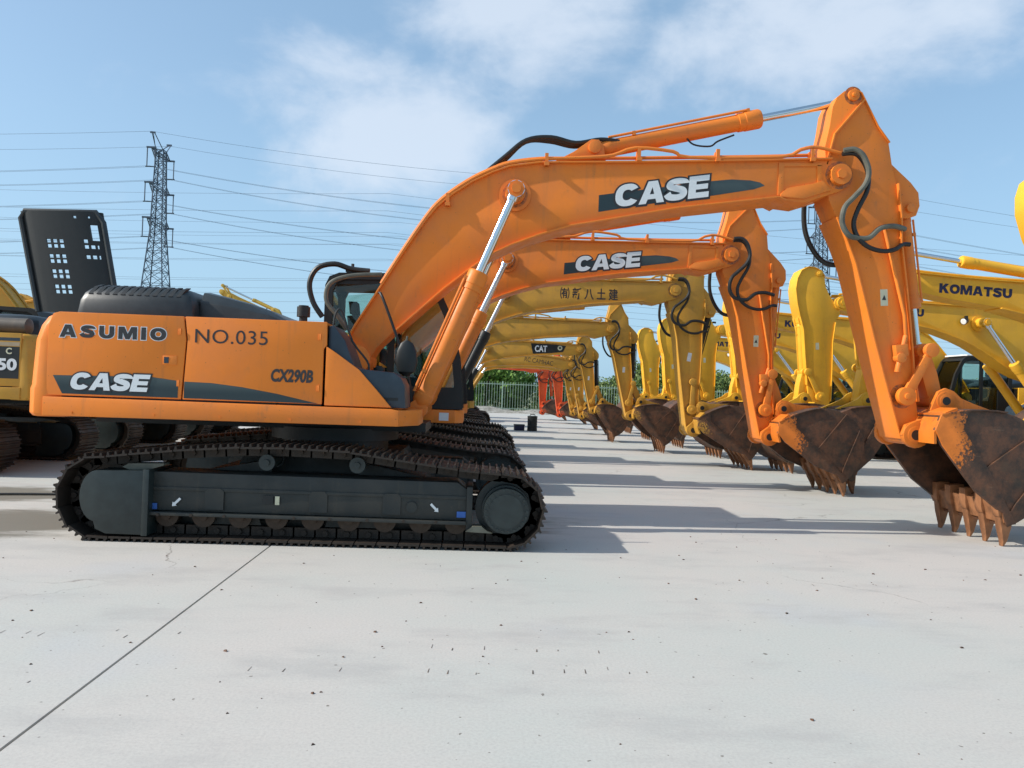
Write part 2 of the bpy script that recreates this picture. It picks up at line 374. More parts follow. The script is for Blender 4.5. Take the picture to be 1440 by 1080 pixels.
def lettering(body, cx, cz, y, width, height, mat, parent, tilt=0., offset=0., shear=0., spacing=1., side=-1, grow=0., name='lettering'):
    """flat print whose middle is at (cx, cz) on the plane y; side -1 reads from -Y, +1 reads from +Y"""
    block = body in ('CASE', 'KOMATSU', 'ASUMIO')
    me, w, h = block_mesh(body, mat, offset, shear, spacing) if block else text_mesh(body, .3, mat, offset, shear, spacing=spacing)
    o = bpy.data.objects.new(name, me); col.objects.link(o); o.parent = parent
    o.location = (cx, y, cz)
    o.scale = ((width+grow)/w, (height+grow)/h, 1)
    if side < 0: o.rotation_euler = (Matrix.Rotation(-tilt, 3, 'Y') @ Matrix.Rotation(R(90), 3, 'X')).to_euler()
    else: o.rotation_euler = (Matrix.Rotation(-tilt, 3, 'Y') @ Matrix.Rotation(math.pi, 3, 'Z') @ Matrix.Rotation(R(90), 3, 'X')).to_euler()
    return o

# ---------------------------------------------------------------- excavator geometry (metres, machine facing +X, origin under the slew ring)
FOOT = Vector((.24, 1.91)); PIVOT = Vector((5.94, 4.35)); CPIN = Vector((2.03, 3.92)); CBASE = Vector((1.0, 1.36)); ACPIN = Vector((2.97, 4.56))
def rel(pts, o): return [(x-o[0], z-o[1]) for x, z in pts]
TOP_A = [(.08,1.98),(.11,2.08),(.23,2.31),(.5,2.76),(.78,3.23),(.99,3.56),(1.12,3.73),(1.3,3.89),(1.53,4.05),(1.76,4.17),(1.96,4.25),(2.3,4.31),(2.65,4.33),(3.4,4.37),(4.2,4.42),(5.0,4.47),(5.65,4.52),(5.84,4.53),(5.98,4.52),(6.08,4.45),(6.12,4.34),(6.07,4.23)]
BOT_A = [(5.94,4.15),(5.69,4.06),(5.52,4.0),(5.3,4.02),(5.2,4.06),(3.97,3.87),(3.18,3.70),(2.7,3.60),(2.34,3.48),(2.0,3.34),(1.77,3.22),(1.53,3.04),(1.23,2.79),(.9,2.48),(.68,2.27),(.47,2.05),(.38,1.9),(.32,1.78),(.2,1.74),(.09,1.82)]
TOP_K = [(.08,1.98),(.11,2.08),(.23,2.33),(.5,2.78),(.78,3.19),(.99,3.46),(1.2,3.68),(1.45,3.86),(1.8,4.02),(2.1,4.11),(2.5,4.16),(3.4,4.24),(4.2,4.31),(5.0,4.39),(5.65,4.47),(5.84,4.5),(5.98,4.5),(6.08,4.44),(6.12,4.34),(6.07,4.23)]
BOT_K = [(5.94,4.17),(5.69,4.12),(5.2,4.0),(4.2,3.81),(3.82,3.71),(3.5,3.60),(3.1,3.44),(2.8,3.29),(2.5,3.10),(2.2,2.88),(1.9,2.68),(1.6,2.52),(1.23,2.38),(.9,2.33),(.68,2.18),(.47,2.0),(.38,1.88),(.32,1.78),(.2,1.74),(.09,1.82)]
def boom_mb(top, bot):
    def f():
        m = MB(); t = rel(top, FOOT); b2 = rel(bot, FOOT)
        m.prism(t + b2, -.235, .235)
        m.strip(t[1:-4], -.275, .275, .022)
        m.strip(b2[3:-5], -.275, .275, .022)
        return m
    return f
def boom_boss_mb(k):
    m = MB(); p = PIVOT-FOOT
    if k == 0: return m.boss(0, 0, .17, -.31, .31)
    m.boss(p.x, p.y, .125, -.30, .30); m.boss(p.x, p.y, .06, -.325, .325, 6)
    return m
def cpin_mb(s):
    m = MB()
    if 1:
        m.boss(0, 0, .19, s*.24, s*.262, 28); m.boss(0, 0, .115, s*.26, s*.40, 20)
        m.boss(0, 0, .098, s*.40, s*.56, 8); m.boss(0, 0, .055, s*.56, s*.585, 16)
    return m
def acbracket_mb():
    m = MB(); P = rel([(2.42,4.33),(2.72,4.50),(2.93,4.66),(3.02,4.66),(3.08,4.58),(3.12,4.36)], FOOT)
    for s in (-1, 1): m.prism(P, s*.10, s*.16)
    q = ACPIN-FOOT; m.boss(q.x, q.y, .075, -.19, .19, 16)
    return m
def boom_plate_mb(s):          # raised frame round the boom tip's side opening, lower lug and weld seams
    m = MB(); o = FOOT
    if 1:
        P = rel([(5.19,4.07),(5.19,4.465),(5.26,4.465),(5.26,4.07)], o); m.prism(P, s*.235, s*.25)
        P = rel([(5.255,4.465),(5.72,4.485),(5.72,4.445),(5.255,4.42)], o); m.prism(P, s*.235, s*.247)
        P = rel([(5.66,4.46),(5.72,4.46),(5.73,4.25),(5.67,4.24)], o); m.prism(P, s*.235, s*.247)
        P = rel([(5.22,4.085),(5.30,4.16),(5.60,4.225),(5.73,4.27),(5.84,4.16),(5.5,4.04),(5.22,4.05)], o); m.prism(P, s*.236, s*.262)
    return m
A_POLY = [(-.14,.0),(-.17,.35),(-.12,.6),(-.09,.84),(-.04,.96),(.05,1.04),(.16,1.06),(.25,1.02),(.47,.62),(.62,.43),(.67,.16),(.73,-.06),(.78,-.45),(.79,-.78),(.87,-1.3),(.94,-1.85),(.99,-2.3),(1.06,-2.7),(1.10,-2.95),(1.11,-3.1),(1.05,-3.2),(.96,-3.21),(.88,-3.15),(.83,-3.0),(.66,-2.45),(.52,-1.99),(.38,-1.5),(.25,-1.05),(.13,-.76),(.0,-.50),(-.10,-.3)]
ARM_A = dict(poly=A_POLY, cyl=(.16,.99), bcyl=(.93,-.34), link=(.88,-2.64), bpin=(.99,-3.10), j=(1.17,-2.07), w=.2)
K_POLY = [(.05,-.12),(.16,.02),(.28,.2),(.36,.4),(.38,.62),(.46,.76),(.6,.84),(.76,.86),(.92,.78),(1.02,.60),(1.07,.35),(1.04,.0),(.98,-.3),(.91,-.6),(.89,-1.2),(.86,-1.9),(.82,-2.4),(.75,-2.62),(.62,-2.72),(.5,-2.7),(.42,-2.6),(.34,-2.3),(.28,-1.6),(.24,-.9),(.16,-.45),(.02,-.25)]
ARM_K = dict(poly=K_POLY, cyl=(.50,.70), bcyl=(.90,-.40), link=(.60,-2.18), bpin=(.60,-2.62), j=(.95,-1.72), w=.2)
def arm_mb(A):
    def f():
        m = MB(); P = A['poly']; m.prism(P, -A['w'], A['w'])
        if A is ARM_A:
            m.strip(P[11:18], -.245, .245, .022); m.strip(P[22:30], -.245, .245, .022); m.strip(P[6:10], -.225, .225, .015)
            for s in (-1, 1):
                m.prism([(.60,.16),(.66,.22),(.94,-.02),(1.04,-.14),(1.06,-.30),(1.02,-.42),(.92,-.46),(.74,-.46),(.70,-.2)], s*.10, s*.15)
                m.strip([(-.14,.12),(-.05,.5),(.30,.93)], s*.2, s*.235, .025)          # stiffener from the pivot to the top lug
        else:
            m.strip(P[12:16], -.235, .235, .02); m.strip(P[21:25], -.235, .235, .02); m.strip(P[4:13], -.23, .23, .015)
            for s in (-1, 1): m.prism([(.86,.1),(.98,-.15),(1.02,-.36),(.98,-.47),(.90,-.52),(.76,-.52)], s*.10, s*.15)
        m.boss(*A['bcyl'], .055, -.2, .2, 14); m.boss(*A['cyl'], .07, -A['w']-.03, A['w']+.03, 16); m.boss(*A['cyl'], .03, -A['w']-.05, A['w']+.05, 8)
        m.boss(*A['bpin'], .125, -.25, .25, 20)
        return m
    return f
def idler_mb(r):
    def f():
        m = MB()
        for s in (1,):
            y0, y1 = s*.25, s*.30
            m.prism([(-.055,.0),(-.035,r),(.045,r),(.07,0)], y0, y1); m.boss(0, 0, .11, y0-.004*s, y1+.03*s, 20); m.boss(0, 0, .04, y0, y1+.05*s, 10); m.boss(0, r, .085, y0-.003*s, y1+.02*s, 18)
        m.boss(0, r, .045, .0, .3, 12)
        return m
    return f
def blink_mb():
    m = MB(); L = .63
    m.prism([(-.08,0),(-.09,L*.5),(-.07,L),(.07,L),(.10,L*.5),(.09,0)], -.13, .13); m.boss(0, 0, .095, -.15, .15); m.boss(0, L, .09, -.145, .145)
    return m
# bucket, origin at the arm pin
BK_FLOOR = smooth2([(.10,.25),(.45,.31),(.88,.30),(1.20,.16),(1.42,-.10),(1.46,-.42),(1.33,-.72),(1.12,-.92),(.93,-1.02)], 3)
BK_MOUTH = [(.86,-.86),(.54,-.62),(.12,-.10),(.03,.08)]
def bucket_shell_mb():
    m = MB(); m.strip(BK_FLOOR, -.62, .62, -.03); return m
def bucket_side_mb(s):
    m = MB()
    if 1:
        m.prism(BK_FLOOR + BK_MOUTH, s*.62, s*.66)
    return m
def cutter_mb(s):               # thick side-cutter edge, stiffening ribs
    m = MB()
    if 1:
        m.prism([(.10,.27),(.42,.31),(.36,.10),(.70,-.40),(1.02,-.98),(.90,-1.0),(.86,-.86),(.54,-.62),(.12,-.10),(.03,.08)], s*.66, s*.685)
        m.strip([(.66,-.35),(1.28,.10)], s*.66, s*.68, .02)
        m.strip([(.92,-.90),(1.44,-.22)], s*.66, s*.675, .02)
    return m
def wrap_mb():
    m = MB(); m.strip(BK_FLOOR[:7], -.69, .69, .018); return m
def ears_mb(s):
    m = MB()
    E = [(-.10,-.11),(-.165,0),(-.12,.12),(0,.165),(.09,.20),(.17,.29),(.22,.42),(.27,.53),(.36,.575),(.46,.54),(.55,.46),(.70,.40),(.98,.31),(.62,.24),(.30,.20),(.20,.02),(.12,-.12),(.0,-.16)]
    if 1:
        m.prism(E, s*.27, s*.33); m.boss(0, 0, .155, s*.268, s*.345, 24); m.boss(.36, .42, .115, s*.268, s*.34, 20)
    m.boss(0, 0, .105, s*.30, s*.351, 20); m.boss(.36, .42, .08, s*.30, s*.345, 18)
    return m
def lip_mb():
    m = MB(); m.prism([(.83,-.74),(.90,-.70),(1.0,-.92),(.955,-1.0),(.89,-.97)], -.66, .66)
    return m
def tooth_mb():
    m = MB()
    def sec(xa, xb, z, w): return [Vector((xa,-w,z)), Vector((xb,-w,z)), Vector((xb,w,z)), Vector((xa,w,z))]
    m.rings([sec(-.075,.085,.14,.055), sec(-.085,.09,.02,.06), sec(-.07,.075,-.02,.055)])
    m.rings([sec(-.062,.068,-.01,.048), sec(-.055,.05,-.10,.052), sec(-.04,.0,-.20,.04), sec(-.045,-.03,-.235,.03)])
    return m
TRACK_PATH = None
def track_path():
    P = []
    cx0, cz0, r0 = -1.98, .43, .43; cx1, cz1, r1 = 2.0, .40, .40
    for k in range(25): a = R(-90 - 180*k/24 + 0); P.append((cx0 + r0*math.cos(a), cz0 + r0*math.sin(a)))
    P += [(-1.66,.90),(-1.2,.95),(-.7,.99),(-.21,1.0),(.37,.985),(.8,.93),(1.15,.885),(1.6,.83)]
    for k in range(25): a = R(84 - 174*k/24); P.append((cx1 + r1*math.cos(a), cz1 + r1*math.sin(a)))
    for k in range(1, 30): P.append((2.0 - 3.98*k/30, 0))
    L = [0.]
    for a, b2 in zip(P, P[1:]+P[:1]): L.append(L[-1] + math.dist(a, b2))
    n = 49; out = []; Q = P + P[:1]
    for i in range(n):
        t = L[-1]*i/n; k = max(j for j in range(len(L)) if L[j] <= t + 1e-9); k = min(k, len(P)-1)
        f = (t-L[k])/max(1e-6, L[k+1]-L[k]); x = Q[k][0]+(Q[k+1][0]-Q[k][0])*f; z = Q[k][1]+(Q[k+1][1]-Q[k][1])*f
        t2 = (t + .02) % L[-1]; k2 = min(max(j for j in range(len(L)) if L[j] <= t2 + 1e-9), len(P)-1)
        d = Vector((Q[k2+1][0]-Q[k2][0], Q[k2+1][1]-Q[k2][1])).normalized()
        out.append((x, z, math.atan2(d.y, d.x)))
    return out
TRACK_PATH = track_path()
def shoe_mb():                 # local +x along the run, +z towards the ground side is negative: outer face at z=0
    m = MB(); w = .35
    m.box(-.104, .100, -w, w, .032, .05)
    for x in (-.082, -.008, .066):
        m.prism([(x-.014,.034),(x-.007,0),(x+.007,0),(x+.014,.034)], -w, w)
    for y in (-.10, .07): m.box(-.118, .116, y, y+.03, .05, .14)
    m.cyl((.0, -.13, .09), (.0, .13, .09), .03, 8)
    return m
def track_joined_mb():
    m = MB(); s = shoe_mb()
    for x, z, a in TRACK_PATH:
        c, n = math.cos(a), math.sin(a)
        m.add([(x + vx*c + vz*n, vy, z + vx*n - vz*c) for vx, vy, vz in s.v], s.f)
    return m
def frame_mb():
    m = MB()
    m.prism([(-1.60,.30),(-1.60,.56),(-1.50,.68),(1.50,.66),(1.62,.58),(1.62,.28)], -.22, .22)
    m.prism([(-1.56,.26),(-1.56,.292),(1.60,.275),(1.60,.245)], -.30, .30)
    m.prism([(-1.56,.50),(-1.56,.535),(1.60,.525),(1.60,.49)], -.232, .232)
    m.box(1.60, 1.66, -.25, .25, .18, .62)
    m.box(-1.55, 1.6, .02, .08, .13, .32)
    return m
def cover_mb():                # rounded guard over the rear sprocket
    m = MB(); P = [(-1.53,.07),(-1.53,.70),(-1.95,.69)] + [(-2.0+.16*math.cos(R(a)), .44+.25*math.sin(R(a))) for a in range(95, 271, 12)] + [(-2.0,.12),(-1.9,.075)]
    m.prism(P, -.34, .2); m.prism([(-1.56,.06),(-1.50,.06),(-1.50,.71),(-1.56,.71)], -.345, .21)
    return m
def hub_mb():
    m = MB(); m.boss(2.0, .40, .31, -.10, .10, 32); m.boss(2.0, .40, .245, -.20, .12, 32); m.boss(2.0, .40, .225, -.335, -.19, 40); m.boss(2.0, .40, .17, -.345, -.33, 32)
    for k in range(22): a = 2*math.pi*k/22; m.boss(2.0+.205*math.cos(a), .40+.205*math.sin(a), .013, -.352, -.33, 6)
    return m
def sprocket_mb():
    m = MB(); m.boss(-1.98, .43, .3, -.06, .06, 24)
    for k in range(21):
        a = 2*math.pi*k/21; c = Vector((-1.98+.32*math.cos(a), .43+.32*math.sin(a))); m.boss(c.x, c.y, .035, -.04, .04, 6)
    return m
def roller_mb(r, w):
    def f():
        m = MB(); m.boss(0, 0, r, -w, w, 18); m.boss(0, 0, r*.45, -w-.03, w+.03, 12)
        for s in (-1, 1): m.boss(0, 0, r*1.15, s*w*.85, s*w*1.02, 18)
        return m
    return f
def carbody_mb():
    m = MB(); m.prism([(-1.0,.42),(-.8,.85),(.8,.85),(1.0,.42),(.6,.36),(-.6,.36)], -.9, .9)
    for sx in (-1, 1):
        m.prism([(sx*.45,.40),(sx*.45,.80),(sx*1.15,.66),(sx*1.15,.36)], -1.15, 1.15)
    return m
def ring_mb():
    m = MB(); m.cyl((0,0,.84), (0,0,1.0), .62, 32); m.cyl((0,0,.98), (0,0,1.12), .74, 32); m.box(-2.55, 1.1, -.55, .55, 1.10, 1.2)
    return m
def cw_mb():
    m = MB(); plan = [(-2.64,-1.455),(-2.74,-1.44),(-2.82,-1.36),(-2.9,-1.18),(-3.0,-.8),(-3.06,-.4),(-3.08,0)]
    plan = plan + [(x, -y) for x, y in plan[::-1][1:]]
    plan = plan + [(-2.45, 1.40), (-2.45, -1.40)]
    rs = []
    for z, k in ((1.185,.03),(1.22,0),(1.46,0),(1.50,.012),(1.95,.035),(2.10,.075),(2.19,.13),(2.235,.21)):
        rs.append([Vector((x + (k if x < -2.5 else 0), y*(1-k*.25), z)) for x, y in plan])
    return m.rings(rs)
def core_mb():
    m = MB(); m.box(-2.5, -.36, -1.41, 1.41, 1.22, 2.20); m.box(-.36, .09, -1.41, -.42, 1.22, 2.20); m.box(-.3, .85, -.42, .40, 1.18, 1.30)
    m.box(-.36, .1, -1.41, -.42, 1.2, 2.19)
    return m
def core2_mb():
    m = MB(); m.box(-2.5, -.36, -1.41, 1.41, 1.22, 2.20); m.box(-.35, .09, -1.41, -.42, 1.22, 2.20); m.box(-.34, .85, -.41, .40, 1.18, 1.30)
    return m
def topdeck_mb():
    m = MB(); m.box(-2.50, -.36, -1.40, 1.40, 2.205, 2.232); m.box(-.355, .115, -1.40, -.42, 2.205, 2.232); return m
def panel_mb(P, s, t=.035):
    def f():
        m = MB(); m.prism(P, s*1.415, s*(1.415+t)); return m
    return f
SKIRT = [(-2.64,1.195),(-2.64,1.385),(.80,1.375),(.88,1.36),(.88,1.20)]
def skirt_mb():
    m = MB()
    m.prism(SKIRT, -1.47, -1.20)
    m.slab([(.86,-1.47),(1.06,-1.1),(1.06,-.45),(.86,-.45)], 1.20, 1.365)
    return m
def farskirt_mb():
    m = MB(); m.prism([(-2.64,1.195),(-2.64,1.385),(-.45,1.375),(-.45,1.195)], 1.20, 1.47); return m
def deck_mb():
    m = MB(); m.slab([(-.44,.42),(1.40,.42),(1.5,.6),(1.5,1.3),(1.42,1.46),(-.44,1.46)], 1.17, 1.335); return m
def tank_mb():
    m = MB(); m.prism([(.13,2.20),(.18,2.21),(.30,2.06),(.40,1.80),(.46,1.775),(.80,1.75),(.88,1.70),(.92,1.62),(.94,1.385),(.13,1.385)], -1.38, -.78)
    return m
def hood_mb():
    m = MB(); rs = []
    for z, k in ((2.235,0),(2.40,.02),(2.48,.05),(2.545,.11),(2.575,.19),(2.585,.28)):
        x0, x1, y0, y1 = -2.56+k, -1.32-k, -1.12+k, .95-k; c = .10
        rs.append([Vector(p) for p in ((x0+c,y0,z),(x1-c,y0,z),(x1-c*.3,y0+c*.3,z),(x1,y0+c,z),(x1,y1-c,z),(x1-c,y1,z),(x0+c,y1,z),(x0,y1-c,z),(x0,y0+c,z),(x0+c*.3,y0+c*.3,z))])
    return m.rings(rs)
def slot_shade_mb():
    m = MB(); m.add([(0,-1.079,2.467),(.042,-1.079,2.467),(.072,-1.013,2.549),(.03,-1.013,2.549),(.092,-.93,2.579),(.05,-.93,2.579),
                     (.0,-1.060,2.455),(.045,-1.060,2.455),(.075,-1.0,2.53),(.03,-1.0,2.53),(.095,-.93,2.57),(.05,-.93,2.57)],
                    [(0,1,2,3),(3,2,4,5),(0,6,7,1),(1,7,8,2),(2,8,10,4),(4,10,11,5),(5,11,9,3),(3,9,6,0)]); return m
def hood2_mb():
    m = MB(); rs = []
    for x, h in ((-1.33,.34),(-1.1,.29),(-.85,.23),(-.6,.15),(-.45,.06)):
        y0, y1 = -.95, .80; zb = 2.234
        rs.append([Vector((x,y0,zb)), Vector((x,y0+.02,zb+h*.6)), Vector((x,y0+.12,zb+h*.93)), Vector((x,y0+.3,zb+h)), Vector((x,y1-.3,zb+h)), Vector((x,y1,zb+h*.6)), Vector((x,y1,zb))])
    return m.rings(rs)
def exhaust_mb():
    m = MB(); m.cyl((-.28,-.72,2.2), (-.28,-.72,2.36), .045, 16); m.cyl((-.28,-.72,2.34), (-.28,-.72,2.45), .072, 18); m.cyl((-.28,-.72,2.445), (-.28,-.72,2.465), .055, 16); return m
CABP = [(-.29,1.345),(-.29,2.86),(-.24,2.97),(-.12,3.02),(.86,3.05),(1.02,3.02),(1.12,2.92),(1.30,2.55),(1.42,2.05),(1.48,1.6),(1.49,1.345)]
def cab_mb():
    m = MB()
    for y0, y1 in ((.46,.53),(1.36,1.43)):
        P = CABP
        cx, cz = .55, 2.2
        inner = [(x + (cx-x)*.115, z + (cz-z)*.10) for x, z in P]
        n = len(P)
        for i in range(n):
            j = (i+1) % n
            m.add([(P[i][0],y0,P[i][1]),(P[j][0],y0,P[j][1]),(inner[j][0],y0,inner[j][1]),(inner[i][0],y0,inner[i][1]),
                   (P[i][0],y1,P[i][1]),(P[j][0],y1,P[j][1]),(inner[j][0],y1,inner[j][1]),(inner[i][0],y1,inner[i][1])],
                  [(0,1,2,3),(7,6,5,4),(0,4,5,1),(2,6,7,3)])
        m.box(.52, .60, y0+.005, y1-.005, 1.4, 3.0)               # door pillar
        m.prism([(-.25,1.36),(-.25,1.62),(1.44,1.62),(1.46,1.36)], y0+.007, y1-.007)
        m.prism([(-.26,1.62),(-.26,2.15),(.1,2.15),(.1,1.62)], y0+.009, y1-.009)
    m.box(-.285, 1.47, .5, 1.39, 1.345, 1.40)
    m.box(-.27, -.21, .5, 1.39, 1.4, 2.1)
    m.prism([(-.27,2.86),(-.24,2.965),(-.12,3.015),(.86,3.045),(1.02,3.015),(1.10,2.92),(1.0,2.9),(-.15,2.88)], .5, 1.39)
    m.prism([(1.40,2.05),(1.455,1.7),(1.47,1.35),(1.42,1.35),(1.40,1.7),(1.37,2.0)], .5, 1.39) if False else m.box(1.40,1.46,.5,1.39,1.36,1.66)
    return m
def cabglass_mb(y, k):
    m = MB()
    if k == 0:
        m.prism([(-.2,2.12),(-.2,2.84),(.54,2.92),(.54,1.6),(.1,1.6),(.1,2.12)], y-.003, y+.003)
    else: m.prism([(.58,1.6),(.58,2.92),(.9,2.92),(1.05,2.86),(1.2,2.55),(1.32,2.05),(1.38,1.6)], y-.003, y+.003)
    return m
def screen_mb(k):
    m = MB()
    if k: m.strip([(1.40,1.66),(1.37,2.05),(1.26,2.5),(1.09,2.88)], .53, 1.36, .006)
    else: m.strip([(-.24,2.12),(-.24,2.84)], .53, 1.36, .006)
    return m
def seat_mb():
    m = MB(); m.box(.05,.55,.72,1.18,1.42,1.85); m.prism([(.05,1.85),(-.05,2.5),(.08,2.52),(.2,1.85)], .72, 1.18); m.prism([(-.03,2.54),(-.05,2.7),(.05,2.7),(.07,2.54)], .82, 1.08)
    m.prism([(.9,1.42),(1.1,2.0),(1.2,2.0),(1.15,1.42)], .8, 1.1)
    return m
def barrel_mb(L, r):
    def f():
        m = MB(); m.boss(0, 0, r*1.02, -r*.75, r*.75, 18)
        m.lathe((.04,0,0), (L,0,0), [(0,r*.7),(.03,r),(.06,r*1.06),(.085,r*1.06),(.09,r),(.86,r),(.862,r*1.1),(.90,r*1.1),(.902,r*1.16),(.99,r*1.16),(1,r*1.05)], 24)
        m.cyl((L*.1, -r*.6, r*1.15), (L*.93, -r*.6, r*1.15), r*.16, 8)
        for t in (.25, .93): m.box(L*t-.02, L*t+.02, -r*.75, -r*.3, r*.8, r*1.3)
        return m
    return f
def rod_mb(L, r):
    def f():
        m = MB(); m.boss(0, 0, r*1.9, -r*1.6, r*1.6, 18); m.cyl((r*1.2,0,0), (r*2.6,0,0), r*1.35, 16); m.cyl((r*2.5,0,0), (L,0,0), r, 20); return m
    return f
def v3(p, y=0): return Vector((p[0], y, p[1]))
def rot2(p, a): c, s = math.cos(a), math.sin(a); return Vector((p[0]*c - p[1]*s, p[0]*s + p[1]*c))
def cylinder(root, name, a, b2, y, L, r, rr, mat, key, rodmat='chrome', barrel_mat=None):
    a, b2 = Vector(a), Vector(b2); d = b2-a; ang = math.atan2(d.y, d.x)
    br = part(name, key+'_barrel', barrel_mb(L, r), barrel_mat or mat, root, (a.x, y, a.y), (0, -ang, 0))
    rl = d.length
    part('piston_rod', (key+'_rod', round(rl-L*.75, 2)), rod_mb(max(.2, rl-L*.75), rr), rodmat, br, (rl, 0, 0), (0, math.pi, 0))
    return br

HOSE = [[(.0,-.33,.27),(.12,-.36,.28),(.22,-.38,.20),(.29,-.38,.02),(.25,-.38,-.14),(.12,-.36,-.30),(.02,-.36,-.42),(.0,-.35,-.60),(.08,-.35,-.74),(.2,-.34,-.77),(.34,-.34,-.76),(.48,-.33,-.64),(.66,-.30,-.60),(.84,-.22,-.61)],
        [(.0,-.30,.24),(.16,-.32,.24),(.27,-.34,.10),(.31,-.34,-.06),(.29,-.34,-.22),(.20,-.33,-.42),(.15,-.33,-.60),(.2,-.34,-.76),(.34,-.33,-.87),(.52,-.32,-.91),(.68,-.3,-.88),(.82,-.22,-.80),(.92,-.2,-.79)],
        [(.0,.30,.2),(-.12,.38,.0),(-.14,.42,-.3),(-.10,.42,-.6),(.04,.40,-.86),(.2,.34,-.98),(.5,.3,-.95)]]
def hose_mb(i): return lambda: MB().tube(HOSE[i], .032 if i != 1 else .028, 10, 5)
def boom_pipe_mb(top, k):
    def f():
        t = rel(top, FOOT); y = (-.255, -.19, .19)[k]; up = (.045, .075, .06)[k]
        if k == 0 and top is TOP_A: pts = [(x, y, z+up) for x, z in t[3:12]] + [(2.55-.24, y, 2.47), (2.9-.24,y,2.50),(3.18-.24,y,2.54),(3.45-.24,y,2.64),(3.9-.24,y,2.62),(4.1-.24,y,2.56),(5.2-.24,y,2.62),(5.45-.24,y,2.72),(5.65-.24,y,2.76),(5.95-.24,y,2.70)]
        elif k == 1: pts = [(x, y, z+up) for x, z in t[3:17]] 
        else: pts = [(x, y, z+up) for x, z in t[3:17]]
        return MB().tube(pts, .022, 8, 3)
    return f
def clamp_mb():
    m = MB(); m.box(-.03, .03, -.30, -.16, -.02, .02); m.box(-.02, .02, -.28, -.24, -.02, .13); m.box(-.02,.02,-.22,-.17,-.02,.11); return m

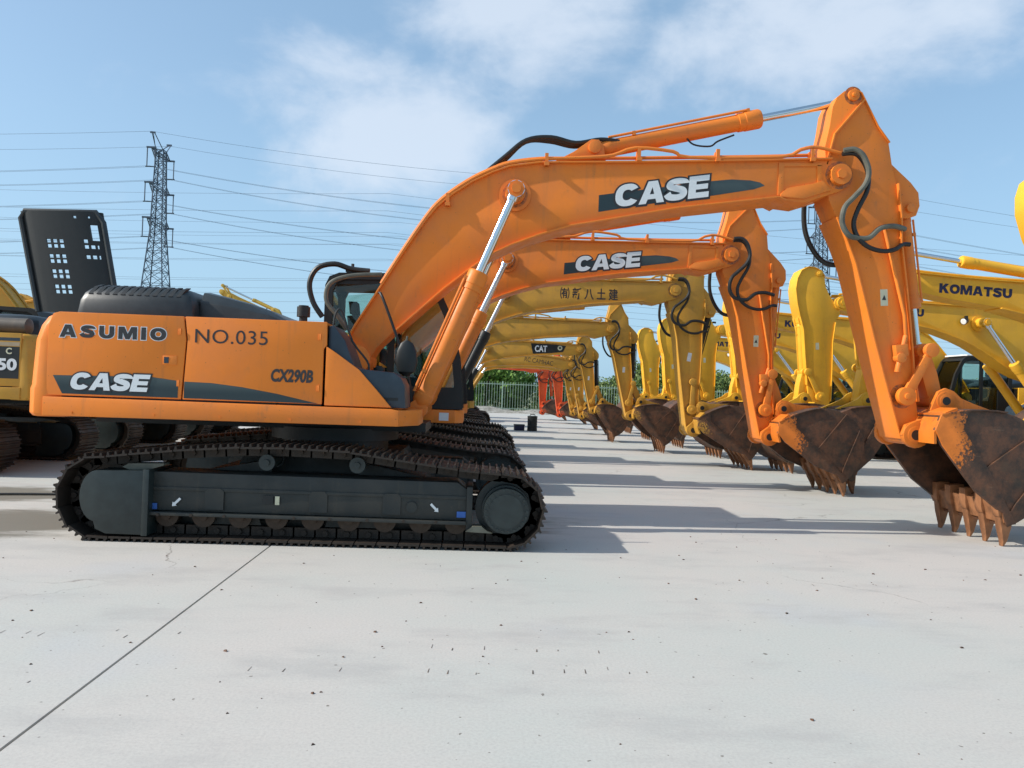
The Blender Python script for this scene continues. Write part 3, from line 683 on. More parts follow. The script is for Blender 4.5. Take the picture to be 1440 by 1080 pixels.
COUNT = {'n': 0}
SECOND = {}
def excavator(name_label, X, Y, facing=1, s=1., col_='orange', boom=0., arm=0., bucket=0., style='A', bcyl='paint', detail=2, decals=None, asc=1., lift=0.,
              group='excavators parked in rows on the concrete yard', house='orange', has_bucket=True, rodcol=None):
    root = thing('excavator', name_label, 'excavator', (X, Y, 0), 0 if facing > 0 else math.pi, s, group)
    near = -1 if facing > 0 else 1           # which local side faces the camera's aisle
    c = col_
    # undercarriage
    for sy in (-1, 1):
        fr = part('track_frame', 'track_frame', frame_mb, 'frame', root, (0, sy*1.3, 0), bevel=.006)
        fl = 0 if sy < 0 else math.pi
        part('final_drive_cover', 'cover', cover_mb, 'cover', fr, (0, 0, 0), scl=(1, 1 if sy < 0 else -1, 1), bevel=.008)
        part('travel_hub', 'hub', hub_mb, 'cover', fr, scl=(1, 1 if sy < 0 else -1, 1))
        if detail >= 1:
            part('sprocket', 'sprocket', sprocket_mb, 'track', fr)
            for x in (-.41, .49): part('carrier_roller', 'carrier', roller_mb(.07, .2), 'cover', fr, (x, 0, .80))
            for k in range(9): part('track_roller', 'troller', roller_mb(.10, .17), 'track', fr, (-1.38 + k*.36, 0, .245))
        if detail >= 2:
            for i, (x, z, a) in enumerate(TRACK_PATH):
                part('track_shoe', 'shoe', shoe_mb, 'track', fr, (x, 0, z), (math.pi, -a, 0))
        else: part('track_chain', 'track_chain', track_joined_mb, 'track', fr, kind='stuff')
    part('carbody', 'carbody', carbody_mb, 'frame', root)
    part('slew_ring', 'ring', ring_mb, 'black', root)
    # upper structure
    cw = 'orange' if c == 'orange' else c
    part('counterweight', 'cw', cw_mb, cw, root, bevel=.01)
    part('machine_housing', 'core', core2_mb, 'black', root)
    part('top_cover', 'topdeck', topdeck_mb, cw, root, bevel=.006)
    part('side_door', 'door1', panel_mb([(-2.62,1.40),(-2.62,2.10),(-2.58,2.215),(-2.52,2.235),(-1.30,2.235),(-1.27,2.0),(-1.30,1.40)], -1), cw, root, bevel=.008)
    part('side_door', 'door2', panel_mb([(-1.285,1.40),(-1.255,2.0),(-1.285,2.235),(.125,2.235),(.13,2.0),(.10,1.96),(.10,1.40)], -1), cw, root, bevel=.008)
    part('side_panel', 'door3', panel_mb([(.125,1.39),(.125,1.99),(.22,1.93),(.46,1.765),(.66,1.55),(.80,1.39)], -1), cw, root, bevel=.008)
    part('rear_side_panel', 'door4', panel_mb([(-2.62,1.40),(-2.62,2.235),(-.46,2.235),(-.46,1.40)], 1), cw, root, bevel=.008)
    part('lower_skirt', 'skirt', skirt_mb, cw, root, bevel=.01)
    part('lower_skirt', 'skirt2', farskirt_mb, cw, root, bevel=.01)
    part('cab_deck', 'deck', deck_mb, cw, root, bevel=.01)
    part('fuel_tank', 'tank', tank_mb, 'slate', root, bevel=.015)
    hd = part('engine_hood', 'hood', hood_mb, 'hood', root, bevel=.012)
    if detail >= 2:
        for k in range(12): part('vent_slot_shade', 'slot_shade', slot_shade_mb, 'black', hd, (-2.43 + k*.082, -.001, .001))  # black plates on the hood, standing in for the shade inside the vents
    part('rear_hood', 'hood2', hood2_mb, 'hood', root, bevel=.01)
    part('exhaust_pipe', 'exhaust', exhaust_mb, 'black', root)
    cb = part('cab', 'cab', cab_mb, 'black' , root, bevel=0)
    for y in (.495, 1.395):
        for k in (0, 1): part('side_window', ('cabglass', y, k), lambda: cabglass_mb(y, k), 'glass', cb)
    part('windscreen', ('screen', 1), lambda: screen_mb(1), 'glass', cb); part('rear_window', ('screen', 0), lambda: screen_mb(0), 'glass', cb)
    part('operator_seat', 'seat', seat_mb, 'seat', cb)
    if style == 'K': part('cab_roof', 'kroof', lambda: MB().slab([(-.26,.47),(.98,.47),(1.06,.56),(1.06,1.33),(.98,1.42),(-.26,1.42)], 3.045, 3.085), 'white', cb, bevel=.012)
    # boom, arm, bucket
    ba = R(boom); aa = R(boom+arm); bk = R(boom+arm+bucket)
    top, bot = (TOP_A, BOT_A) if style == 'A' else (TOP_K, BOT_K)
    A = ARM_A if style == 'A' else ARM_K
    bo = part('boom', 'boom'+style, boom_mb(top, bot), c, root, (FOOT.x, 0, FOOT.y), (0, -ba, 0), bevel=.006)
    for k in (0, 1): part('pin_boss', ('boom_boss', k), lambda: boom_boss_mb(k), c, bo)
    cp = CPIN if style == 'A' else Vector((2.65, 3.80))
    for sy in (-1, 1): part('cylinder_pin', ('cpin', sy), lambda: cpin_mb(sy), c, bo, (cp.x-FOOT.x, 0, cp.y-FOOT.y))
    part('arm_cylinder_bracket', 'acb', acbracket_mb, c, bo, (0, 0, 0) if style == 'A' else (-.25, 0, -.21), bevel=.006)
    if style == 'A' and c == 'orange':
        for sy in (-1, 1): part('stiffener_plate', ('bplate', sy), lambda: boom_plate_mb(sy), c, bo, bevel=.004)
    if detail >= 1:
        for k in range(3): part('hydraulic_pipe', ('bpipe', style, k), boom_pipe_mb(top, k), c, bo)
        for x, z in ((1.0,1.92),(2.15,2.45),(3.25,2.56),(4.2,2.60),(5.35,2.66)) if style == 'A' else (): part('pipe_clamp', 'clamp', clamp_mb, c, bo, (x, 0, z-.06))
    piv = FOOT + rot2(PIVOT-FOOT, ba)
    ar = part('arm', 'arm'+style, arm_mb(A), c, root, (piv.x, 0, piv.y), (0, -aa, 0), bevel=.006)
    for i in range(3):
        if style == 'K' and i: continue
        part('hydraulic_hose', ('hose', i), hose_mb(i), ('sleeve' if detail == 3 and i == 0 else 'rubber'), ar)
    ar.scale = (asc, 1, asc)
    def onarm(p): return piv + rot2(Vector(p)*asc, aa)
    if detail >= 2 and style == 'A':
        for par, (x_, z_), y_, r_ in ((bo, (cp.x-FOOT.x, cp.y-FOOT.y), -.2635, .15), (bo, tuple(PIVOT-FOOT), -.2355, .17), (ar, A['link'], -.2005, .15), (ar, A['cyl'], -.2005, .11)):
            part('grease_stain', ('grease', y_, r_), lambda: MB().boss(0, 0, r_, y_+.001, y_-.001, 22), 'grease_'+('o' if c == 'orange' else 'y'), par, (x_, 0, z_))
    # arm cylinder
    acp = FOOT + rot2((ACPIN if style == 'A' else ACPIN-Vector((.25,.21)))-FOOT, ba)
    br = cylinder(root, 'arm_cylinder', acp, onarm(A['cyl']), 0, 2.12, .102, .046, c, 'armcyl', rodmat='chrome', barrel_mat=c)
    # boom cylinders
    cb_m = 'black' if bcyl == 'black' else c
    cpw = FOOT + rot2(cp-FOOT, ba)
    for sy in (-1, 1): cylinder(root, 'boom_cylinder', CBASE, cpw, sy*.47, 1.72, .105, .052, c, 'boomcyl', barrel_mat=cb_m)
    # bucket linkage: circle intersection
    lp = onarm(A['link']); bp = onarm(A['bpin'])
    bk = math.asin(max(-1, min(-.1, -(bp.y - lift)/1.54))) + R(54.3) + R(bucket)
    p2 = bp + rot2(Vector((.36, .42)), bk)
    r1, r2 = .64, .63; d = (p2-lp); D = d.length; D = min(D, r1+r2-.001)
    a_ = (r1*r1 - r2*r2 + D*D)/(2*D); h_ = math.sqrt(max(0, r1*r1-a_*a_)); u = d.normalized()
    cand = [lp + u*a_ + Vector((-u.y, u.x))*h_*q for q in (-1, 1)]
    outward = rot2(Vector((.5, 1.0)), aa)
    J = max(cand, key=lambda q: (q-lp).dot(outward))
    dl = J-lp
    for sy in (-1, 1): part('idler_link', 'idler', idler_mb(.64), c, root, (lp.x, 0, lp.y), (0, -(math.atan2(dl.y, dl.x)-math.pi/2), 0), scl=(1, sy, 1), bevel=.005)
    if has_bucket:
        db = J-p2; part('bucket_link', 'blink', blink_mb, c, root, (p2.x, 0, p2.y), (0, -(math.atan2(db.y, db.x)-math.pi/2), 0), bevel=.005)
    cylinder(root, 'bucket_cylinder', onarm(A['bcyl']), J, 0, 1.22, .08, .042, c, 'bcyl', barrel_mat=cb_m, rodmat='chrome')
    if has_bucket:
        bm_ = 'bucket_'+c
        bu = part('bucket', 'bk_shell', bucket_shell_mb, 'rust', root, (bp.x, 0, bp.y), (0, -bk, 0))
        for sy in (-1, 1):
            part('side_plate', ('bk_side', sy), lambda: bucket_side_mb(sy), 'rust', bu, bevel=.004)
            part('side_cutter', ('bk_cut', sy), lambda: cutter_mb(sy), bm_, bu, bevel=.004)
            part('bucket_ear', ('bk_ears', sy), lambda: ears_mb(sy), 'ear_'+c, bu, bevel=.006)
        part('wear_plate', 'bk_wrap', wrap_mb, bm_, bu)
        part('front_plate', 'bk_front', lambda: MB().strip([(.30,.315),(.17,.262),(.09,.16),(.05,.04),(.055,-.08)], -.665, .665, -.03), 'ear_'+c, bu)
        for sy in (-1, 1):
            for q, (px_, pz_, pr) in enumerate(((0, 0, .062), (.36, .42, .05))): part('pin_hole_shade', ('hole', q, sy), lambda: MB().boss(px_, pz_, pr, sy*.34, sy*(.353 if q == 0 else .347), 18), 'black', bu)  # proud black discs painting in the shade of the pin recesses
        part('bucket_lip', 'bk_lip', lip_mb, 'tooth', bu, bevel=.006)
        for k in range(5): part('bucket_tooth', 'tooth', tooth_mb, 'tooth', bu, (.915, -.595+.2975*k, -.865), (0, R(-6), 0), (1.15, 1.05, 1.62), bevel=.004)
    if decals: decals(root, bo, ar, near)
    return root, bo, ar

# ---- flat print on the machines (metres on the boom in its own frame)
def bandpoly(P, y, side, parent, name='decal_band', t=.003, mat='band'):
    y0, y1 = (y, y-t) if side < 0 else (y, y+t)
    return part(name, (name, tuple(P), y, side), MB().prism(P, y0, y1), mat, parent)
OUT = .085
def case_boom(root, bo, ar, near):
    F = lambda x, z: (x-FOOT.x, z-FOOT.y)
    y = -.236
    P = [F(3.03,3.77), F(3.03,3.97), F(3.2,4.0), F(4.36,4.20), F(4.62,4.235), F(4.85,4.235), F(4.97,4.215), F(5.03,4.18), F(4.9,4.13), F(4.4,4.03), F(3.8,3.925)]
    bandpoly(P, y, -1, bo)
    cx, cz = F(3.79, 4.055)
    lettering('CASE', cx, cz-.004, y-.0055, 1.20, .262, 'dark_text', bo, R(9.2), OUT, .22, .03, name='lettering_outline')
    lettering('CASE', cx, cz, y-.009, 1.20, .262, 'white', bo, R(9.2), 0, .22, .03)
    part('warning_sticker', 'sticker', MB().box(-.045,.045,-.2035,-.2,-.10,.10), 'sticker', ar, (.62, 0, -1.45), (0, R(-4), 0))
    part('sticker_mark', 'stickm', MB().prism([(-.025,-.03),(.025,-.03),(0,.03)], -.207, -.204), 'dark_text', ar, (.62, 0, -1.45))
    part('valve_block', 'valve', lambda: MB().boss(0,0,.06,-.32,-.2,12).box(-.05,.10,-.30,-.21,.02,.16).cyl((.0,-.27,-.02),(-.05,-.27,-.17),.035,12).cyl((.06,-.26,.12),(.12,-.24,.26),.03,10).tube([(.12,-.24,.26),(.13,-.24,.5),(.0,-.23,1.6)],.022,8), 'orange', ar, (.80, 0, -2.18), (0, R(-8), 0), bevel=.005)
def plain_boom(root, bo, ar, near):
    part('warning_sticker', 'sticker', MB().box(-.045,.045,-.2035,-.2,-.10,.10), 'white', ar, (.62, 0, -1.45))
    if near > 0: pass
def jp_boom(root, bo, ar, near):
    plain_boom(root, bo, ar, near)
    F = lambda x, z: (x-FOOT.x, z-FOOT.y)
    cx, cz = F(3.95, 4.09); lettering('㈲ 新 八 土 建', cx, cz, -.238, 1.34, .27, 'dark_text', bo, R(3.2), .006, 0)
def cat_boom(root, bo, ar, near):
    plain_boom(root, bo, ar, near)
    F = lambda x, z: (x-FOOT.x, z-FOOT.y)
    bandpoly([F(3.98,3.93), F(3.85,4.36), F(4.9,4.43), F(5.35,4.42), F(5.25,4.15), F(4.6,4.02)], -.236, -1, bo, mat='black')
    lettering('CAT', *F(4.30, 4.18), -.243, .52, .28, 'white', bo, R(5), .01)
    o = part('round_badge', 'badge', lambda: MB().boss(0,0,.10,-.246,-.243,20), 'sticker', bo, (5.10-FOOT.x, 0, 4.30-FOOT.y))
    part('badge_centre', 'badge2', lambda: MB().boss(0,0,.05,-.249,-.247,16), 'black', bo, (5.10-FOOT.x, 0, 4.30-FOOT.y))
def far_text_boom(root, bo, ar, near):
    plain_boom(root, bo, ar, near)
    cx, cz = 4.4-FOOT.x, 4.16-FOOT.y; lettering('RC CAMHAC', cx, cz, -.238, 1.35, .21, 'dark_text', bo, R(3), 0)
def komatsu_boom(root, bo, ar, near):
    cx, cz = 4.68-FOOT.x, 4.14-FOOT.y
    lettering('KOMATSU', cx, cz, .239, 1.42, .18, 'navy', bo, R(5.6), 0, 0, .07, side=1)
    part('warning_sticker', 'stickerk', MB().box(-.04,.04,.2,.2035,-.08,.08), 'sticker', ar, (.60, 0, -1.0))
    lamp = part('work_lamp', 'lamp', lambda: MB().lathe((0,.30,0),(.12,.36,-.04),[(0,.03),(.3,.07),(1,.08)],14).box(-.02,.02,.24,.32,-.02,.10), 'black', bo, (2.98-FOOT.x, 0, 3.88-FOOT.y))
    part('lamp_lens', 'lens', lambda: MB().lathe((.121,.361,-.041),(.13,.365,-.044),[(0,.072),(1,.06)],14), 'white', lamp)
def body_case(root, bo, ar, near):
    case_boom(root, bo, ar, near)
    y = -1.4505
    d1 = [(-2.555,1.60),(-2.46,1.42),(-1.33,1.415),(-1.33,1.585),(-1.60,1.615)]
    part('decal_band', 'bodyband1', MB().prism(d1, y, y-.003), 'band', root)
    d2 = [(-1.27,1.415),(-1.27,1.58),(-1.0,1.575),(-.7,1.545),(-.35,1.49),(.06,1.405)]
    part('decal_band', 'bodyband2', MB().prism(d2, y, y-.003), 'band', root)
    lettering('CASE', -1.995, 1.547, y-.006, .80, .172, 'dark_text', root, 0, OUT, .22, .03, name='lettering_outline')
    lettering('CASE', -1.995, 1.549, y-.009, .80, .172, 'white', root, 0, 0, .22, .03)
    lettering('ASUMIO', -1.985, 2.045, y-.002, 1.04, .125, 'white', root, 0, OUT*.7, 0, .30, name='lettering_outline')
    lettering('ASUMIO', -1.985, 2.045, y-.006, 1.04, .125, 'dark_text', root, 0, 0, 0, .30)
    lettering('NO.035', -.82, 2.045, y-.004, .72, .14, 'dark_text', root, 0, .0, .0, 1.05)
    lettering('CX290B', -.205, 1.675, y-.004, .42, .135, 'dark_text', root, 0, .012, .15, 1.02)
    lk = part('door_latch', 'latch', lambda: MB().box(-.07,.07,-1.4505,-1.456,-.045,.045), 'orange', root, (-1.42,0,1.79), bevel=.003)
    part('latch_handle', 'latchh', lambda: MB().box(-.055,-.01,-1.457,-1.462,-.03,.03), 'slate', lk)
    for x in (-2.35, -1.55, -.9, -.2, .5):
        part('bolt', 'skirtbolt', lambda: MB().boss(0,0,.011,-1.470,-1.478,8), 'orange', root, (x,0,1.235))
    for x, z in ((-1.335,1.56),(-1.335,2.08),(.055,1.56),(.055,2.08)):
        part('hinge', 'hinge', lambda: MB().box(-.010,.010,-1.45,-1.457,-.03,.03).cyl((.011,-1.455,-.03),(.011,-1.455,.03),.006,8), 'orange', root, (x,0,z), bevel=.003)
    part('fuel_cap', 'fuelcap', lambda: MB().cyl((.62,-1.1,1.74),(.62,-1.1,1.80),.06,18).box(.59,.65,-1.13,-1.07,1.80,1.82), 'black', root)
    part('handrail', 'tankrail', lambda: MB().tube([(.16,-1.30,2.20),(.18,-1.30,2.34),(.24,-1.30,2.37),(.36,-1.30,2.06),(.52,-1.30,1.86),(.54,-1.30,1.77)], .011, 8, 3), 'black', root)
    part('tank_step', 'tankstep', lambda: MB().box(.56,.86,-1.385,-1.30,1.46,1.49), 'black', root)
    for x in (-1.42,-1.1,-.78,-.1,.25,.62,.98,1.3):
        part('frame_bolt', 'fbolt', lambda: MB().boss(0,0,.016,-1.598,-1.612,6), 'track', root, (x,0,.268))
    for x in (-.9, .12, .85): part('weld_plate', 'wplate', lambda: MB().prism([(-.09,-.10),(-.09,.08),(-.06,.11),(.06,.11),(.09,.08),(.09,-.10)], -1.533, -1.539), 'frame', root, (x,0,.42))
    part('grease_hatch', 'ghatch', lambda: MB().boss(0,0,.055,-1.533,-1.545,18), 'frame', root, (1.05,0,.40))
    part('chain_guard', 'cguard', lambda: MB().prism([(-.28,.0),(-.25,.09),(.25,.09),(.28,.0)], -1.40, -1.37), 'frame', root, (.45,0,.155))
    part('chain_guard', 'cguard', lambda: MB(), 'frame', root, (-.75,0,.155))
    # mirrors, rails and hoses of the nearest machine
    mi = part('rear_view_mirror', 'mirror', lambda: MB().lathe((0,0,-.20),(0,0,.20),[(0,.03),(.12,.095),(.4,.125),(.7,.11),(.92,.07),(1,.02)],18), 'black', root, (.86,-.62,1.93), scl=(1,.35,1))
    part('mirror_arm', 'mirrora', lambda: MB().tube([(0,0,.25),(-.03,0,.0),(0,0,-.35),(0,0,-.56)], .012, 8), 'sleeve', mi)
    part('mirror_bar', 'mbar', lambda: MB().tube([(.93,-.5,1.38),(.87,-.5,1.76),(.72,-.5,2.2),(.55,-.48,2.62),(.50,-.4,2.68)], .016, 8, 3), 'black', root)
    part('hydraulic_hose', 'cabhose', lambda: MB().tube([(-.28,.30,2.44),(-.40,.30,2.62),(-.45,.30,2.85),(-.36,.30,3.04),(-.15,.30,3.10),(.05,.32,3.05),(.28,.3,3.03)], .033, 10, 5), 'rubber', root)
    part('hydraulic_hose', 'cabhose2', lambda: MB().tube([(.50,-.22,2.92),(.15,-.28,2.88),(-.08,-.3,2.78),(-.12,-.3,2.58),(.02,-.3,2.40),(.12,-.25,2.25)], .026, 10, 5), 'sleeve', root)
    part('hydraulic_hose', 'cabhose3', lambda: MB().tube([(.52,-.2,2.80),(.62,-.05,2.95),(.70,.1,2.85),(.8,.2,2.6)], .03, 10, 5), 'rubber', root)
    part('roof_lamp', 'rooflamp', lambda: MB().box(-.05,.10,.5,.6,3.04,3.08).cyl((.03,.55,3.07),(.03,.55,3.15),.02,8), 'black', root)
    for k in range(3):
        part('hydraulic_hose', ('tophose', k), lambda k=k: MB().tube([(1.58-.24,-.10+.09*k,4.13-1.91),(1.9-.24,-.10+.09*k,4.42-1.91),(2.15-.24,-.1+.09*k,4.63-1.91+.015*k),(2.45-.24,-.1+.09*k,4.68-1.91),(2.75-.24,-.09+.08*k,4.63-1.91),(3.05-.24,-.08+.07*k,4.69-1.91),(3.28-.24,-.07+.07*k,4.68-1.91)], .024, 8, 5), 'rubber', bo)
    part('hydraulic_hose', 'cylhose', lambda: MB().tube([(4.1-.24,-.05,4.78-1.91),(4.2-.24,-.06,4.69-1.91),(4.4-.24,-.06,4.68-1.91),(4.5-.24,-.05,4.75-1.91),(4.7-.24,-.04,4.84-1.91)], .011, 8, 5), 'rubber', bo)
    part('number_sticker', 'stick4', lambda: MB().box(1.20,1.32,.414,.4175,1.20,1.30), 'white', root)
    # stickers on the near track frame
    yy = -1.5345
    for x, z, a in ((-1.27,.385,R(45)), (1.28,.40,R(-45))):
        part('arrow_sticker', 'arrow', lambda: MB().prism([(-.075,-.015),(-.075,.015),(.03,.015),(.03,.034),(.08,0),(.03,-.034),(.03,-.015)], yy, yy-.003), 'white', root, (x,0,z), (0, -a + (math.pi if x < 0 else 0), 0), (.72, 1, .8))
    for x in (-1.50, 1.55): part('blue_sticker', 'bluest', lambda: MB().box(-.045,.045,yy,yy-.003,-.03,.03), 'blue', root, (x,0,.34))
    part('frame_hole_shade', 'holes', lambda: MB().box(-.055,.045,yy,yy-.004,-.04,.045), 'black', root, (-.37,0,.43))  # black patch on the frame face, a hole's shade put in as colour
    part('pale_sticker', 'pales', lambda: MB().box(-.02,.022,yy,yy-.003,-.045,.04), 'sticker', root, (-.285,0,.43))
    part('metal_scrap', 'scrap', lambda: MB().prism([(-.18,.0),(-.12,.035),(.22,.045),(.22,.025),(.05,-.03),(-.1,-.03)], -1.55, -1.40), 'sleeve', root, (-1.62,0,.72))
    part('metal_scrap', 'scrap2', lambda: MB().prism([(-.12,-.02),(-.05,.035),(.04,.035),(.10,-.01),(.15,-.03)], -1.6, -1.45), 'sleeve', root, (1.72,0,.20))

# ---------------------------------------------------------------- ground, verge, fence, shrubs
def sheet(name, x0, x1, y0, y1, z, mat, nx=1, ny=1):
    o = part(name, name+str(x0), MB().add([(x0,y0,z),(x1,y0,z),(x1,y1,z),(x0,y1,z)], [(0,1,2,3)]), mat); o['kind'] = 'structure'; return o
def slab_obj(name, x0, x1):
    o = part(name, name+str(x0), MB().box(x0, x1, -12, 55.5, -.14, 0), 'concrete'); o['kind'] = 'structure'; return o
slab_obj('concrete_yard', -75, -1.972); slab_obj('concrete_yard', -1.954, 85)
sheet('joint_base', -2.1, -1.8, -12, 55.5, -.03, 'joint')
sheet('meadow', -2500, 2500, -2500, 2500, -.16, 'meadow')
def verge():
    m = MB(); nx, ny = 90, 6; vs = []
    for j in range(ny+1):
        for i in range(nx+1):
            x = -30 + 100*i/nx; y = 55.6 + 6*j/ny; h = .55*math.sin(math.pi*j/ny)*(.55+.9*noise.noise(Vector((x*.35, y*.3, 0))))
            vs.append((x, y, -.12 + max(0, h)))
    return m.add(vs, [(j*(nx+1)+i, j*(nx+1)+i+1, (j+1)*(nx+1)+i+1, (j+1)*(nx+1)+i) for j in range(ny) for i in range(nx)])
o = part('gravel_verge', 'verge', verge, 'gravel'); o['kind'] = 'structure'

fence = thing('fence', 'pale green metal picket fence along the far edge of the yard', 'fence', (0, 58.6, 0))
for k in range(34): part('post', 'fpost', MB().box(-.05,.05,-.05,.05,-.12,2.35), 'fence', fence, (-25+3*k, 0, 0))
for z in (.25, 2.1): part('rail', ('rail', z), MB().box(-25, 74, -.02, .02, z, z+.06), 'fence', fence)
def pickets():
    m = MB()
    for k in range(99*5): x = -25+.2*k; m.box(x-.014, x+.014, -.055, -.027, .05, 2.3)
    return m
part('pickets', 'pickets', pickets, 'fence', fence, kind='stuff')

def crown_mb(seed, n=8500, rx=2.8, ry=1.8, h=4.4):
    def f():
        rnd = random.Random(seed); m = MB()
        lobes = [(rnd.uniform(-rx*.7, rx*.7), rnd.uniform(-ry*.6, ry*.6), rnd.uniform(.5, h-1.1), rnd.uniform(.75, 1.35)) for _ in range(17)]
        for _ in range(n):
            cx, cy, cz, r = rnd.choice(lobes)
            d = Vector((rnd.gauss(0,1), rnd.gauss(0,1), rnd.gauss(0,1))).normalized()*r*(rnd.random()**.45)
            p = Vector((cx, cy, cz)) + d
            if p.z < .15: continue
            a = Vector((rnd.gauss(0,1), rnd.gauss(0,1), rnd.gauss(0,1))).normalized(); b2 = a.orthogonal().normalized(); q = a.cross(b2)
            s = rnd.uniform(.08, .17)
            m.add([p-b2*s, p+q*s*.5, p+b2*s, p-q*s*.5], [(0,1,2,3)])
        return m
    return f
def stem_mb():
    m = MB(); rnd = random.Random(3)
    for k in range(5):
        a = 1.26*k; m.tube([(0,0,-.2),(.2*math.cos(a),.2*math.sin(a),.9),(.8*math.cos(a),.6*math.sin(a),2.1),(1.2*math.cos(a+.3),.9*math.sin(a+.3),3.1)], [.09,.07,.045,.015], 6)
    return m
SH = [('leafy bright green shrub behind the picket fence, left of the red bucket arms', -6), ('second bright green shrub seen under the yellow booms at the far fence', -1.6),
      ('bright green shrub behind the fence directly beyond the red excavators', 3.2)]
rnd = random.Random(11)
xs = [-12.5, -9.6, -7.0, -4.4, -1.8, .7, 3.1, 6.7, 11.2, 15.4, 19.9, 24.0, 28.6, 32.7, 37.2, 41.5, 46.0, 50.8, 55.5, 60.0]
for i, x in enumerate(xs):
    vis = x < 5
    lb = ('bright green bushy tree behind the picket fence at the end of the aisle' if vis else 'pale green bushy tree beyond the fence, behind the yellow excavators')
    t = thing('bushy_tree', lb, 'tree', (x, 63.5 + rnd.uniform(-1, 2.2), -.1), rnd.uniform(0, 6.3), rnd.uniform(.85, 1.2), 'bushy trees beyond the fence at the aisle end' if vis else 'bushy trees beyond the fence on the right')
    part('crown', ('crown', i % 3), crown_mb(i % 3), 'leaf' if vis else 'leaf2', t)
    part('trunk', 'stems', stem_mb, 'bark', t)

# ---------------------------------------------------------------- pylons and wires
LV = [(46.2, 4.6), (39.3, 5.0), (32.4, 5.4)]
def lattice(m, p, q, r=.07): m.tube([p, q], r, 4)
def halfw(z):
    for (za, wa), (zb, wb) in zip(((0,3.2),(20,2.0),(31,1.15),(47,.75)), ((20,2.0),(31,1.15),(47,.75),(60,.7))):
        if z <= zb: return wa + (wb-wa)*(z-za)/(zb-za)
def mast_mb():
    m = MB(); zs = [-.2, 4, 8, 11.5, 15, 18, 20.5, 23, 25, 27, 29, 30.8, 32.4, 34, 35.8, 37.5, 39.3, 41, 42.8, 44.5, 46.2, 47.3]
    for za, zb in zip(zs, zs[1:]):
        a, b2 = halfw(max(za, 0)), halfw(zb)
        A_ = [Vector((x*a, y*a, za)) for x, y in ((-1,-1),(1,-1),(1,1),(-1,1))]; B_ = [Vector((x*b2, y*b2, zb)) for x, y in ((-1,-1),(1,-1),(1,1),(-1,1))]
        for i in range(4):
            lattice(m, A_[i], B_[i], .13); j = (i+1) % 4
            lattice(m, A_[i], B_[j], .06); lattice(m, A_[j], B_[i], .06); lattice(m, B_[i], B_[j], .07)
    return m
def crossarm_mb(z, L):
    def f():
        m = MB(); w = halfw(z)
        for s in (-1, 1):
            tip = Vector((0, s*L, z+.3))
            base = [Vector((x*w, s*w, z+dz)) for x in (-1, 1) for dz in (-.9, .9)]
            for b2 in base: lattice(m, b2, tip, .09)
            for k in (.3, .6):
                P = [b2.lerp(tip, k) for b2 in base]
                for i, j in ((0,1),(0,2),(1,3),(2,3),(0,3)): lattice(m, P[i], P[j], .05)
            m.box(-.9, .9, s*L-.15, s*L+.15, z+.2, z+.5)
        return m
    return f
def peak_mb():
    m = MB()
    for s in (-1, 1):
        for x in (-.8, .8): lattice(m, (x, 0, 46.6), (x*.3, s*4.0, 49.6), .09)
        lattice(m, (-.8, s*.8, 47.3), (0, s*4.0, 49.6), .08); m.box(-.6, .4, s*4.0-.12, s*4.0+.12, 49.5, 49.8)
    return m
def ins_mb(z, L, s):
    def f():
        m = MB()
        if 1:
            for x in (-.75, .75): m.tube([(x, s*L, z+.2), (x, s*L, z-3.3)], .11, 6)
            m.tube([(-1, s*L, z-3.4), (1, s*L, z-3.4)], .12, 6)
        return m
    return f
PY = [(-62.4, 151, 'grey lattice pylon standing left, above the black engine hood'), (73.5, 163, 'grey lattice pylon on the right, seen under the big orange boom')]
for i, (x, y, lb) in enumerate(PY):
    t = thing('pylon', lb, 'pylon', (x, y, 0), R(0 if i == 0 else 4), .965, 'high-voltage pylons behind the yard')
    part('mast', 'mast', mast_mb, 'steel', t); part('peak', 'peak', peak_mb, 'steel', t)
    for z, L in LV:
        part('crossarm', ('xarm', z), crossarm_mb(z, L), 'steel', t); [part('insulator_string', ('ins', z, q), ins_mb(z, L, q), 'steel', t) for q in (-1, 1)]
def wire(pts, sag, label, group, r=.03):
    v = []
    for (a, b2), sg in zip(zip(pts, pts[1:]), sag):
        a, b2 = Vector(a), Vector(b2)
        for k in range(20):
            t = k/20; p = a.lerp(b2, t); p.z -= sg*4*t*(1-t); v.append(p)
    v.append(Vector(pts[-1]))
    o = part('power_line', ('wire', str(pts[0]), str(pts[1]), str(sag)), MB().tube(v, r, 4), 'wire'); tag(o, label, 'power line', group); return o
LW = 'thin grey power line slung between the two pylons'
for z, L in LV:
    for s in (-1, 1):
        for dx in (-.32, .32):
            zz = (z-3.4)*.965
            wire([(-330, 150+s*L, zz+2), (-62.4, 151+s*L+dx, zz), (73.5, 163+s*L+dx, zz-1.0), (360, 190+s*L, zz-8)], (7, 4.5+.3*s, 7), LW, 'power lines slung between the pylons')
for s in (-1, 1): wire([(-330,150+s*4.5,50), (-62.4,151+s*4.5,47.9), (73.5,163+s*4.5,47.9), (360,190,43)], (6,3.5,6), 'thin earth wire strung across the pylon peaks', 'earth wires across the pylon peaks', .03)
random.seed(21)
for k in range(16):
    h0 = 24 + (k % 8)*4.3 + random.uniform(-1, 1); y0 = 205 + (k//8)*26 + random.uniform(-2, 2)
    wire([(-420, y0+20, h0+6), (-25, y0, h0-2), (420, y0+25, h0+3)], (6, 9), 'faint distant power line sagging low across the sky behind the booms', 'faint power lines far behind the pylons', .04)

